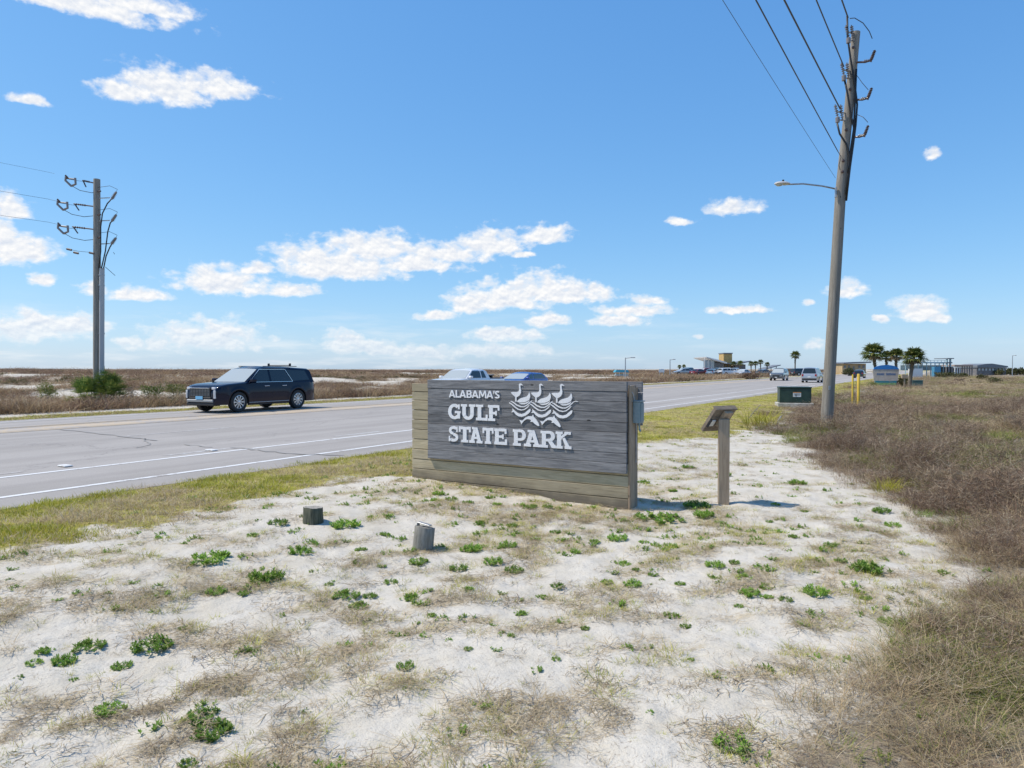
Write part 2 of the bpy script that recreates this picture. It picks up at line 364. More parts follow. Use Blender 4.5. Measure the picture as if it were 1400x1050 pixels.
def zones(x, y):
    return lawn_mask(x, y), scrub_mask(x, y), litter(x, y)
def build_ground():
    ang = np.concatenate([np.linspace(-180, -52, 20, endpoint=False), np.linspace(-52, 52, 620), np.linspace(52, 180, 20)[1:]])
    rad = np.concatenate([np.linspace(.3, 2.0, 8, endpoint=False), np.geomspace(2.0, 260, 620, endpoint=False), np.geomspace(260, 6000, 24)])
    A, Rr = np.meshgrid(np.radians(ang), rad, indexing='xy')
    X = Rr * np.sin(A); Y = Rr * np.cos(A)
    Z = terrain(X, Y)
    l, a = la(X, Y)
    n_r, n_a = X.shape
    vs = np.stack([X, Y, Z], -1).reshape(-1, 3); vs = np.concatenate([vs, [[0, 0, 0]]])
    i = np.arange(n_r - 1)[:, None]; j = np.arange(n_a - 1)[None]
    q = np.stack([i * n_a + j, i * n_a + j + 1, (i + 1) * n_a + j + 1, (i + 1) * n_a + j], -1).reshape(-1, 4)[:, ::-1]
    me = bpy.data.meshes.new('ground')
    nq = len(q); tri = np.array([[len(vs) - 1, k, k + 1] for k in range(n_a - 1)])
    me.vertices.add(len(vs)); me.vertices.foreach_set('co', vs.astype('f').ravel())
    me.loops.add(nq * 4 + len(tri) * 3); me.loops.foreach_set('vertex_index', np.concatenate([q.ravel(), tri.ravel()]).astype('i'))
    me.polygons.add(nq + len(tri))
    me.polygons.foreach_set('loop_start', np.concatenate([np.arange(nq) * 4, nq * 4 + np.arange(len(tri)) * 3]).astype('i'))
    me.polygons.foreach_set('loop_total', np.concatenate([np.full(nq, 4), np.full(len(tri), 3)]).astype('i'))
    me.update(calc_edges=True); me.validate()
    me.polygons.foreach_set('use_smooth', [True] * len(me.polygons))
    x, y = vs[:, 0], vs[:, 1]; l, a = la(x, y)
    lw, sc, lt = zones(x, y)
    C = np.zeros((len(vs), 4), 'f'); C[:, 3] = 1
    C[:, 0] = np.maximum(lw, verge_far(x, y)); C[:, 1] = np.maximum(sc * (l < 9), dune_cover(x, y) * (l > 20)); C[:, 2] = lt
    at = me.color_attributes.new('zone', 'FLOAT_COLOR', 'POINT'); at.data.foreach_set('color', C.ravel())
    at2 = me.attributes.new('dune', 'FLOAT', 'POINT'); at2.data.foreach_set('value', (l > 20).astype('f'))
    o = bpy.data.objects.new('ground', me); col.objects.link(o)
    def fn(nt, b):
        z = nt.nodes.new('ShaderNodeAttribute'); z.attribute_name = 'zone'
        dn = nt.nodes.new('ShaderNodeAttribute'); dn.attribute_name = 'dune'
        s = nd(nt, 'ShaderNodeSeparateColor', ins={0: z.outputs['Color']})
        co = objco(nt)
        nA = noise(nt, co, 2.6, 6, .65).outputs[0]; nB = noise(nt, co, 14, 5, .6).outputs[0]; nC = noise(nt, co, 70, 3, .6).outputs[0]
        nD = noise(nt, co, .12, 5, .6).outputs[0]
        sand = mixc(nt, ramp(nt, nA, .35, .7), (.60, .56, .485), (.52, .475, .39))
        sand = mixc(nt, ramp(nt, nC, .62, .74), sand, (.36, .31, .25))
        grain = noise(nt, co, 260, 2, .6).outputs[0]
        sand = mixc(nt, mth(nt, 'MULTIPLY', ramp(nt, grain, .35, .7), .25), sand, (.40, .35, .29))
        lit = mth(nt, 'ADD', s.outputs[2], mth(nt, 'MULTIPLY', mth(nt, 'SUBTRACT', nB, .5), 1.6))
        fl = noise(nt, co, 32, 4, .75, 1.5).outputs[0]; big = noise(nt, co, .9, 4, .6).outputs[0]
        sand = mixc(nt, mth(nt, 'MULTIPLY', ramp(nt, fl, .55, .68), ramp(nt, big, .32, .6, .25, .85)), sand, (.27, .22, .17))
        sand = mixc(nt, mth(nt, 'MULTIPLY', ramp(nt, mth(nt, 'ADD', lit, mth(nt, 'MULTIPLY', mth(nt, 'SUBTRACT', nC, .5), 1.8)), .35, 1.15), .7), sand, mixc(nt, ramp(nt, nC, .4, .6), (.34, .27, .16), (.47, .39, .26)))
        lawn = mixc(nt, ramp(nt, nB, .38, .62), (.25, .24, .04), (.42, .36, .11))
        lawn = mixc(nt, ramp(nt, nA, .5, .8, 0, .6), lawn, (.44, .36, .22))
        scr = mixc(nt, ramp(nt, nB, .35, .65), (.125, .095, .065), (.24, .19, .13))
        scr = mixc(nt, ramp(nt, nA, .55, .72, 0, .7), scr, (.23, .23, .08))
        tan = mixc(nt, ramp(nt, nD, .4, .62), (.20, .145, .10), (.31, .25, .16))
        scr = mixc(nt, dn.outputs['Fac'], scr, tan)
        lw = ramp(nt, mth(nt, 'ADD', s.outputs[0], mth(nt, 'MULTIPLY', mth(nt, 'SUBTRACT', nB, .5), .9)), .35, .62)
        sc = mth(nt, 'MULTIPLY', ramp(nt, mth(nt, 'ADD', s.outputs[1], mth(nt, 'MULTIPLY', mth(nt, 'SUBTRACT', mth(nt, 'ADD', nB, nC), 1.0), 1.3)), .35, 1.0), .9)
        c = mixc(nt, lw, sand, lawn); c = mixc(nt, sc, c, scr)
        nt.links.new(c, b.inputs['Base Color'])
        h = mth(nt, 'ADD', mth(nt, 'MULTIPLY', nB, 1.0), mth(nt, 'MULTIPLY', nC, .35))
        h = mth(nt, 'ADD', h, mth(nt, 'MULTIPLY', noise(nt, co, 5, 3, .5).outputs[0], .8))
        bump(nt, b, h, .6, .028)
    me.materials.append(mat('ground_sand_and_turf', (.5, .45, .4), .95, spec=.15, fn=fn))
    tag(o, kind='structure')
build_ground()

# ------------------------------------------------------------------ road
def strip(name, l0, l1, a0, a1, z, m, step=1.5, wob=0.0, seed=0, kind='structure'):
    n = max(2, int((a1 - a0) / step) + 1); mb = MB(); vs = []; fs = []
    aa = np.linspace(a0, a1, n) if n < 400 else np.linspace(a0, a1, 400)
    for i, a in enumerate(aa):
        w = wob * (float(fbm(a * .7, 0.5, 3, seed)) - .5)
        for l in (l0 + w, l1 + (0 if wob else 0)): X = xy(l, a); vs.append((X[0], X[1], z))
        if i: k = 2 * i; fs.append((k - 2, k, k + 1, k - 1))
    mb.add(vs, fs); o = mb.build(name, m, fix=False); tag(o, kind=kind)
    return o
def road_mat():
    def fn(nt, b):
        co = objco(nt)
        mp = nd(nt, 'ShaderNodeMapping', ins={0: co, 2: (0, 0, TH)}).outputs[0]     # x: across, y: along
        sp = nd(nt, 'ShaderNodeSeparateXYZ', ins={0: mp})
        al = vmth(nt, 'MULTIPLY', mp, (1, .05, 1))
        n1 = noise(nt, al, 1.2, 5, .6).outputs[0]; n2 = noise(nt, co, 60, 3, .7).outputs[0]; n3 = noise(nt, co, .5, 4, .6).outputs[0]
        c = mixc(nt, ramp(nt, n1, .3, .72), (.33, .305, .28), (.42, .39, .36))
        c = mixc(nt, ramp(nt, n3, .45, .75, 0, .6), c, (.43, .40, .37))
        c = mixc(nt, mth(nt, 'MULTIPLY', ramp(nt, n2, .35, .65), .35), c, (.2, .185, .17))
        # wheel tracks and the oil-darkened lane middle, as on any worn carriageway
        wv = nd(nt, 'ShaderNodeTexNoise', ins={0: vmth(nt, 'MULTIPLY', mp, (1.6, .004, 0)), 'Scale': 1.0, 'Detail': 2.0}).outputs[0]
        c = mixc(nt, ramp(nt, wv, .45, .62, 0, .22), c, (.26, .24, .225))
        # cracks
        vo = nt.nodes.new('ShaderNodeTexVoronoi'); vo.feature = 'DISTANCE_TO_EDGE'; vo.inputs['Scale'].default_value = .16
        wb = vmth(nt, 'ADD', mp, vmth(nt, 'MULTIPLY', noise(nt, co, 1.1, 4, .6).outputs['Color'], (2.2, 2.2, 0)))
        nt.links.new(vmth(nt, 'MULTIPLY', wb, (1, .8, 1)), vo.inputs['Vector'])
        cr = ramp(nt, vo.outputs[0], .006, .001, 0, .28)
        c = mixc(nt, cr, c, (.09, .09, .09))
        nt.links.new(c, b.inputs['Base Color']); bump(nt, b, n2, .35, .006)
    return mat('worn_grey_asphalt', (.25, .25, .25), .9, spec=.2, fn=fn)
def mark_mat(name, c, wear, under=(.38, .35, .325)):
    def fn(nt, b):
        co = objco(nt); n = noise(nt, co, 9, 5, .7).outputs[0]; n2 = noise(nt, co, .8, 3, .5).outputs[0]
        v = mth(nt, 'ADD', n, mth(nt, 'MULTIPLY', mth(nt, 'SUBTRACT', n2, .5), .5))
        nt.links.new(mixc(nt, ramp(nt, v, wear, wear + .12), c, under), b.inputs['Base Color'])
    return mat(name, c, .8, fn=fn)
ROAD = strip('road', NEAR_E, FAR_E, -60, 620, RZ, road_mat(), wob=.25, seed=3)
MW = mark_mat('white_road_paint', (.66, .66, .65), .56); MWo = mark_mat('worn_white_road_paint', (.5, .5, .49), .44)
MY = mark_mat('yellow_road_paint', (.52, .42, .29), .48); MYo = mark_mat('worn_yellow_wash', (.50, .40, .28), .47)
ZM = RZ + .004
for nm, l0, l1, m in (('edge_line', 10.03, 10.15, MW), ('shoulder_line', 11.88, 12.0, MW), ('far_edge_line', 24.25, 24.37, MW)):
    strip(nm, l0, l1, -40, 600, ZM, m)
for l0, m in ((20.2, MY), (20.5, MY), (21.55, MY), (21.85, MY)): strip('yellow_line', l0, l0 + .13, -40, 600, ZM + .004, m)
strip('median_paint', 20.36, 21.53, -40, 120, ZM, MYo)
for k in range(30):
    a = -14.5 + k * 12.2; strip('lane_dash', 16.7, 16.82, a, a + 3.05, ZM, MWo)
for a in (4, 8, 12.4, 16.8): strip('lane_dash', 12.3, 12.42, a, a + 1.6, ZM, MWo)

# ------------------------------------------------------------------ park sign
F_PX, PIT = 970.0, R(1.21)
def W(px, py, Y):       # a point at forward distance Y, from sight lines measured on the photograph's full frame
    x = (px - 700) / F_PX; z = -(py - 525) / F_PX; c, s = math.cos(PIT), math.sin(PIT)
    d = Vector((x, c + z * s, -s + z * c)); k = Y / d.y
    return Vector((d.x * k, Y, CAM_H + d.z * k))
def G(px, py, z=0.0):
    x = (px - 700) / F_PX; zz = -(py - 525) / F_PX; c, s = math.cos(PIT), math.sin(PIT)
    d = Vector((x, c + zz * s, -s + zz * c)); k = (z - CAM_H) / d.z
    return Vector((d.x * k, d.y * k, z))
def Gt(px, py):
    p = G(px, py, 0.0)
    for _ in range(6): p = G(px, py, tz(p.x, p.y))
    return p

def build_sign():
    root = empty('park_sign', (-1.453, 10.29, 0), R(-30.9))
    tag(root, 'long grey and tan timber park entrance sign with raised white lettering and bird emblem', 'park sign')
    rr = random.Random(3)
    zs = [-.12, .12, .262, .40, .545, .69, .83, .97, 1.11, 1.25, 1.372, 1.494]
    for i in range(len(zs) - 1):
        z0, z1 = zs[i], zs[i + 1]; dy = rr.uniform(-.003, .004)
        if z0 < .43:
            cut = 1.72 + rr.uniform(-.2, .3) if i != 1 else 2.2
            for (a, b) in ((0, 3.335),):
                MB().box(a, b, dy, .05, z0 + .004, z1 - .004, ch=.004).build('base_board', M_BASE, root)
        else: MB().box(0, 1.3, dy, .05, z0 + .004, z1 - .004, ch=.004).build('base_board', M_BASE, root)
    n = 9; h = (1.550 - .429) / n
    for i in range(n):
        z0 = .429 + i * h; dy = rr.uniform(-.003, .003)
        MB().box(.322 + rr.uniform(-.002, .002), 3.33 + rr.uniform(-.004, .002), -.048 + dy, -.008, z0 + .002, z0 + h - .002, ch=.003).build('plank', M_PLANK, root)
    # core, end post, rear boards
    MB().box(.35, 3.3, -.006, -.001, .44, 1.54).build('backing_sheet', M_UNDER, root)
    MB().box(0.002, 3.33, .052, .23, -.1, 1.47).build('core', M_POSTW2, root)
    MB().box(3.337, 3.362, -.004, .148, -.15, 1.5, ch=.004).build('end_post', M_POSTW, root)
    MB().box(3.337, 3.357, .155, .262, -.15, 1.47, ch=.004).build('end_post', M_POSTW, root)
    MB().box(3.338, 3.35, .149, .154, .1, 1.46).build('gap_filler', M_UNDER, root)
    for i in range(4):
        z0 = 1.0 + i * .137
        MB().box(.3, 3.41, .264, .30, z0, z0 + .131, ch=.004).build('rear_plank', M_PLANK, root)
    MB().box(3.1, 3.32, .235, .26, .95, 1.5).build('rear_batten', M_POSTW2, root)
    # --- lettering
    face = -.0485
    def out(a, b, d): return (a, face - d, b)
    def glyph(ch, x0, x1, z0, z1, serif=True):
        mb = MB(); w = x1 - x0; h = z1 - z0; k = [0]
        def P(poly):
            k[0] += 1; d = .0115 + .0003 * (k[0] % 7)
            mb.prism([(x0 + p[0] * w, z0 + p[1] * h) for p in poly], 0, d, out)
        def Rc(a, b, c, d): P([(a, c), (b, c), (b, d), (a, d)])
        def arc(cx, cy, rx, ry, tx, ty, a0, a1, n=12):
            for i in range(n):
                t0 = R(a0 + (a1 - a0) * i / n); t1 = R(a0 + (a1 - a0) * (i + 1) / n)
                P([(cx + rx * math.cos(t0), cy + ry * math.sin(t0)), (cx + rx * math.cos(t1), cy + ry * math.sin(t1)),
                   (cx + (rx - tx) * math.cos(t1), cy + (ry - ty) * math.sin(t1)), (cx + (rx - tx) * math.cos(t0), cy + (ry - ty) * math.sin(t0))])
        if serif:
            st = .27 * h / w; th = .17; sl = .155
            if ch == 'T':
                Rc(0, 1, 1 - th, 1); Rc(.5 - st / 2, .5 + st / 2, 0, 1); Rc(0, .15, .66, .99); Rc(.85, 1, .66, .99); Rc(.22, .78, 0, sl)
            elif ch == 'E':
                Rc(.06, .06 + st, 0, 1); Rc(0, 1, 0, th); Rc(0, .96, 1 - th, 1); Rc(.1, .68, .43, .57); Rc(.62, .74, .36, .64); Rc(.84, 1, 0, .34); Rc(.81, .96, .68, 1)
            elif ch == 'F':
                Rc(.10, .10 + st, 0, 1); Rc(0, .62, 0, sl); Rc(0, 1, 1 - th, 1); Rc(.1, .70, .42, .57); Rc(.64, .77, .35, .64); Rc(.85, 1, .66, 1)
            elif ch == 'L':
                Rc(.14, .14 + st, 0, 1); Rc(0, 1, 0, th); Rc(0, .62, 1 - sl, 1); Rc(.84, 1, 0, .38)
            elif ch == 'U':
                Rc(.10, .10 + st, .38, 1); Rc(.9 - st, .9, .38, 1); Rc(0, .43, 1 - sl, 1); Rc(.57, 1, 1 - sl, 1)
                arc(.5, .4, .4, .4, st, .2, 180, 360)
            elif ch == 'G':
                arc(.5, .5, .5, .5, .26, .19, 45, 315, 16); Rc(.55, 1.0, .40, .54); Rc(.74, .95, .06, .5); Rc(.80, .93, .66, .97)
            elif ch == 'S':
                arc(.5, .725, .46, .275, .26, .17, 30, 270, 12); arc(.5, .275, .5, .275, .26, .17, -150, 90, 12)
                Rc(.80, .94, .64, .97); Rc(.03, .17, .02, .36)
            elif ch == 'P':
                Rc(.08, .08 + st, 0, 1); Rc(0, .60, 0, sl); Rc(0, .6, 1 - .16, 1); Rc(.2, .6, .32, .47)
                arc(.58, .66, .40, .34, st * .95, .155, -90, 90, 10)
            elif ch == 'R':
                Rc(.08, .08 + st, 0, 1); Rc(0, .46, 0, sl); Rc(0, .55, 1 - .16, 1); Rc(.2, .55, .38, .53)
                arc(.53, .69, .36, .31, st * .95, .155, -90, 90, 10); P([(.42, .45), (.66, .48), (.93, .1), (.70, 0)]); Rc(.70, 1.0, 0, sl)
            elif ch == 'A':
                P([(.10, .1), (.34, .1), (.60, 1), (.36, 1)]); P([(.66, .1), (.90, .1), (.62, 1), (.40, 1)]); Rc(.26, .74, .26, .40); Rc(0, .42, 0, sl); Rc(.56, 1, 0, sl); Rc(.22, .5, 1 - .13, 1)
            elif ch == 'K':
                Rc(.09, .09 + st, 0, 1); Rc(0, .44, 0, sl); Rc(0, .44, 1 - sl, 1); P([(.30, .42), (.42, .62), (.86, .95), (.60, .95), (.30, .58)][:4] + [(.28, .66)])
                P([(.42, .60), (.58, .66), (.92, .08), (.66, .08)]); Rc(.58, 1.0, 0, sl); Rc(.56, .96, 1 - sl, 1)
        else:
            st = .23 * h / w
            if ch == 'A': P([(0, 0), (st, 0), (.5 + st * .45, 1), (.5 - st * .5, 1)]); P([(1 - st, 0), (1, 0), (.5 + st * .5, 1), (.5 - st * .45, 1)]); Rc(.2, .8, .2, .37)
            elif ch == 'L': Rc(0, st, 0, 1); Rc(0, 1, 0, .2)
            elif ch == 'B':
                Rc(0, st, 0, 1); Rc(0, .6, .83, 1); Rc(0, .6, .42, .58); Rc(0, .6, 0, .17); arc(.55, .71, .40, .29, st, .17, -90, 90, 8); arc(.55, .29, .45, .29, st, .17, -90, 90, 8)
            elif ch == 'M':
                P([(0, 0), (st * .85, 0), (st * .95, 1), (.06, 1)]); P([(1 - st * .85, 0), (1, 0), (.94, 1), (1 - st * .95, 1)]); P([(.08, 1), (.26, 1), (.58, .2), (.42, .2)]); P([(.92, 1), (.74, 1), (.42, .2), (.58, .2)])
            elif ch == "'": P([(.1, .62), (.6, .62), (1, 1), (.3, 1)])
            elif ch == 'S': arc(.52, .735, .46, .265, st, .19, 25, 270, 10); arc(.48, .275, .5, .275, st, .19, -155, 90, 10)
        o = mb.build('letter', M_LETTER, root); return o
    for ch, a, b in (('G', .690, .902), ('U', .908, 1.145), ('L', 1.158, 1.345), ('F', 1.352, 1.534)): glyph(ch, a, b, 1.003, 1.217)
    for ch, a, b in (('S', .697, .862), ('T', .871, 1.071), ('A', 1.045, 1.262), ('T', 1.264, 1.44), ('E', 1.452, 1.652), ('P', 1.742, 1.945), ('A', 1.912, 2.160), ('R', 2.158, 2.392), ('K', 2.377, 2.60)):
        glyph(ch, a, b, .691, .906)
    tt = [('A', .703, .812), ('L', .818, .885), ('A', .884, .993), ('B', 1.003, 1.088), ('A', 1.088, 1.198), ('M', 1.206, 1.325), ('A', 1.325, 1.435), ("'", 1.432, 1.457), ('S', 1.458, 1.537)]
    for ch, a, b in tt: glyph(ch, a, b, 1.305, 1.408, False)
    # --- emblem
    bird = [(1.71, 1.392), (1.743, 1.397), (1.798, 1.397), (1.827, 1.405), (1.838, 1.434), (1.835, 1.47), (1.832, 1.495), (1.842, 1.507), (1.856, 1.512), (1.87, 1.506), (1.894, 1.484), (1.869, 1.49), (1.856, 1.487), (1.857, 1.463), (1.866, 1.42), (1.862, 1.384), (1.844, 1.355), (1.815, 1.336), (1.797, 1.332), (1.797, 1.271), (1.777, 1.271), (1.777, 1.334), (1.752, 1.351), (1.728, 1.371)]
    wing = [(1.806, 1.268), (1.819, 1.293), (1.86, 1.318), (1.91, 1.33), (1.951, 1.343), (1.976, 1.368), (1.988, 1.398), (2.002, 1.372), (2.004, 1.337), (1.986, 1.297), (1.951, 1.277), (1.91, 1.266), (1.869, 1.262), (1.827, 1.263)]
    wing2 = [(1.83, 1.256), (1.877, 1.254), (1.927, 1.260), (1.968, 1.276), (1.992, 1.292), (1.980, 1.266), (1.951, 1.249), (1.91, 1.239), (1.869, 1.239)]
    w1 = [(1.71, 1.276), (1.752, 1.256), (1.802, 1.224), (1.86, 1.206), (1.91, 1.207), (1.96, 1.232), (2.001, 1.268), (2.030, 1.290)]
    w2 = [(1.684, 1.254), (1.726, 1.233), (1.777, 1.195), (1.819, 1.171), (1.869, 1.163), (1.918, 1.172), (1.96, 1.200), (1.990, 1.232)]
    fish = [(1.731, 1.179), (1.753, 1.165), (1.777, 1.144), (1.819, 1.118), (1.869, 1.109), (1.923, 1.126), (1.96, 1.157), (1.988, 1.179), (2.009, 1.179), (2.001, 1.144), (1.968, 1.114), (1.927, 1.088), (1.877, 1.075), (1.827, 1.079), (1.785, 1.101), (1.756, 1.133), (1.716, 1.129), (1.739, 1.154)]
    dol = [(1.842, 1.028), (1.867, 1.025), (1.89, 1.027), (1.927, 1.063), (1.976, 1.086), (2.032, 1.087), (2.046, 1.112), (2.056, 1.082), (2.09, 1.047), (2.123, 1.006), (2.141, 0.971), (2.123, 0.962), (2.082, 0.983), (2.040, 1.015), (2.007, 1.012), (2.018, 1.035), (1.995, 1.046), (1.951, 1.047), (1.91, 1.023), (1.868, 0.976), (1.862, 1.003)]
    ST_ = .302
    def shp(name, poly, dx, d): MB().prism([(a + dx, b) for a, b in poly], 0, d, out).build(name, M_LETTER, root)
    def ribbon(name, pl, dx, w, d):
        L = []; Rr = []
        for i, p in enumerate(pl):
            a = pl[max(i - 1, 0)]; b = pl[min(i + 1, len(pl) - 1)]; t = Vector((b[0] - a[0], b[1] - a[1])).normalized()
            ww = w * (1 if 0 < i < len(pl) - 1 else .6)
            L.append((p[0] - t.y * ww + dx, p[1] + t.x * ww)); Rr.append((p[0] + t.y * ww + dx, p[1] - t.x * ww))
        MB().prism(L + Rr[::-1], 0, d, out).build(name, M_LETTER, root)
    for k in range(3):
        dx = ST_ * k
        shp('standing_bird_shape', bird, dx, .011); shp('swimming_bird_shape', wing, dx, .0112); shp('bird_reflection_shape', wing2, dx, .011)
        ribbon('wave_shape', w1, dx, .0062, .0105 + .0004 * k); ribbon('wave_shape', w2, dx, .0062, .0112 + .0004 * k)
        shp('fish_shape', fish, dx, .0108)
    ribbon('wave_shape', [(2.634, 1.290), (2.652, 1.296), (2.690, 1.293)], 0, .005, .010)
    for k in range(2): shp('dolphin_shape', dol, .309 * k, .0115)
    return root
SIGN = build_sign()

def build_sign_box():
    r = empty('electrical_box', (-1.453, 10.29, 0), R(-30.9))
    tag(r, 'small grey-green metal electrical box on the end post of the park sign', 'electrical box')
    MB().box(3.363, 3.460, .07, .19, 1.04, 1.30, ch=.006).build('enclosure', M_BOXGREY, r)
    MB().box(3.360, 3.475, .062, .198, 1.302, 1.315, ch=.003).build('lid', M_BOXGREY, r)
    MB().box(3.461, 3.468, .082, .178, 1.06, 1.285, ch=.002).build('cover_panel', M_BOXGREY, r)
    MB().tube([(3.430, .12, 1.04), (3.430, .12, .97), (3.450, .11, .94)], .012, 8).build('cable_gland', M_BOXGREY, r)
    MB().tube([(3.37, .17, 1.04), (3.37, .17, .55)], .007, 8).build('conduit', M_STEEL, r)
    MB().tube([(3.375, .1, 1.315), (3.370, .06, 1.4), (3.330, .02, 1.47), (3.36, .01, 1.50)], .006, 6).build('feed_wire', M_PVC, r)
build_sign_box()

# ------------------------------------------------------------------ lectern post and stumps
def build_post():
    p = Gt(989, 689)
    r = empty('lectern_post', tuple(p)); tag(r, 'square brown wooden post with a small slanted board seen from behind', 'sign post')
    MB().box(-.066, .066, -.062, .062, -.2, 1.06, ch=.005, M=Matrix.Rotation(R(-12), 4, 'Z')).build('post', M_POSTW, r)
    w = Vector((.89, .45, 0)).normalized(); S = Vector((-.11, .19, -.275)); Sl = S.length; S.normalize(); N = w.cross(S)
    if N.y < 0: N = -N
    M = Matrix((( w.x, S.x, N.x, .02), (w.y, S.y, N.y, -.03), (w.z, S.z, N.z, 1.175), (0, 0, 0, 1)))
    MB().box(-.17, .17, -.0, Sl * .34, .0, .05, ch=.004, M=M).build('slanted_board', M_POSTW2, r)
    MB().box(-.17, .17, Sl * .345, Sl * .68, .0, .05, ch=.004, M=M).build('slanted_board', M_POSTW2, r)
    MB().box(-.17, .17, Sl * .685, Sl * 1.02, .0, .05, ch=.004, M=M).build('slanted_board', M_POSTW2, r)
    MB().box(-.175, .175, -.02, .0, -.012, .062, ch=.003, M=M).build('top_rail', M_POSTW2, r)
    MB().box(-.035, .09, .01, Sl * .7, -.05, -.001, ch=.004, M=M).build('cleat', M_POSTW, r)
    MB().box(-.145, -.075, Sl * .45, Sl * .72, -.02, -.001, ch=.004, M=M).build('label_plate', M_STICKER, r)
    MB().box(.075, .115, Sl * .15, Sl * .7, -.035, -.002, M=M).build('bracket', M_UNDER, r)
    MB().box(-.168, -.150, Sl * .4, Sl * .75, -.025, -.001, M=M).build('bracket', M_UNDER, r)
build_post()
def stump(px, py, name_label, rad, h, lean, m, topcut, seed):
    rad *= .95; h *= .93; p = Gt(px, py); r = empty('tree_stump' if False else 'post_stump', (p.x, p.y, p.z)); tag(r, name_label, 'stump')
    rr = random.Random(seed); mb = MB(); n = 28; vs = []; fs = []
    rad_k = [rad * (1 + rr.uniform(-.05, .05)) for _ in range(n)]
    lv = [(-.08, 1.04), (0, 1.03), (.03, 1.0), (h * .5, .98), (h * .97, .97), (h, .93)]
    for (z, s) in lv:
        for k in range(n):
            an = 2 * math.pi * k / n; q = rad_k[k] * s; x = q * math.cos(an); y = q * math.sin(an)
            zz = z + (topcut[0] * x + topcut[1] * y + rr.uniform(-.004, .004)) * max(0, z / h)
            vs.append((x + lean[0] * max(z, 0), y + lean[1] * max(z, 0), zz))
    for i in range(len(lv) - 1):
        for k in range(n): k2 = (k + 1) % n; fs.append((i * n + k, i * n + k2, (i + 1) * n + k2, (i + 1) * n + k))
    mb.add(vs, fs); b = len(lv) - 1
    top = MB(); c = len(lv) - 1
    tv = [Vector(vs[c * n + k]) for k in range(n)]; ctr = sum(tv, Vector()) / n
    rings = [tv]
    for s in (.75, .45, .2): rings.append([ctr + (v - ctr) * s + Vector((0, 0, rr.uniform(-.006, .004))) for v in tv])
    V = [v for g in rings for v in g] + [ctr]; F = []
    for i in range(3):
        for k in range(n): k2 = (k + 1) % n; F.append((i * n + k, i * n + k2, (i + 1) * n + k2, (i + 1) * n + k))
    for k in range(n): F.append((3 * n + k, 3 * n + (k + 1) % n, 4 * n))
    top.add(V, F)
    mb.build('bark_side', m, r, smooth=True, auto=50); top.build('cut_top', M_STUMP, r, smooth=True, auto=60)
    return r
stump(428, 711, 'short round green weathered post stump at the edge of the lawn', .105, .145, (0, 0), M_STUMPG, (-.05, -.05), 1)
s2 = stump(578, 750, 'leaning grey post stump with a metal strap on its split top', .098, .22, (.10, .02), M_STUMP, (-.15, -.10), 2)
MB().box(-.085, .05, -.028, .02, .226, .235, ch=.002, M=Matrix.Rotation(R(9), 4, 'Y') @ Matrix.Rotation(R(-28), 4, 'Z')).build('metal_strap', M_STEEL, s2)
MB().box(-.092, -.084, -.028, .02, .155, .233, ch=.002, M=Matrix.Rotation(R(9), 4, 'Y') @ Matrix.Rotation(R(-28), 4, 'Z')).build('metal_strap', M_STEEL, s2)

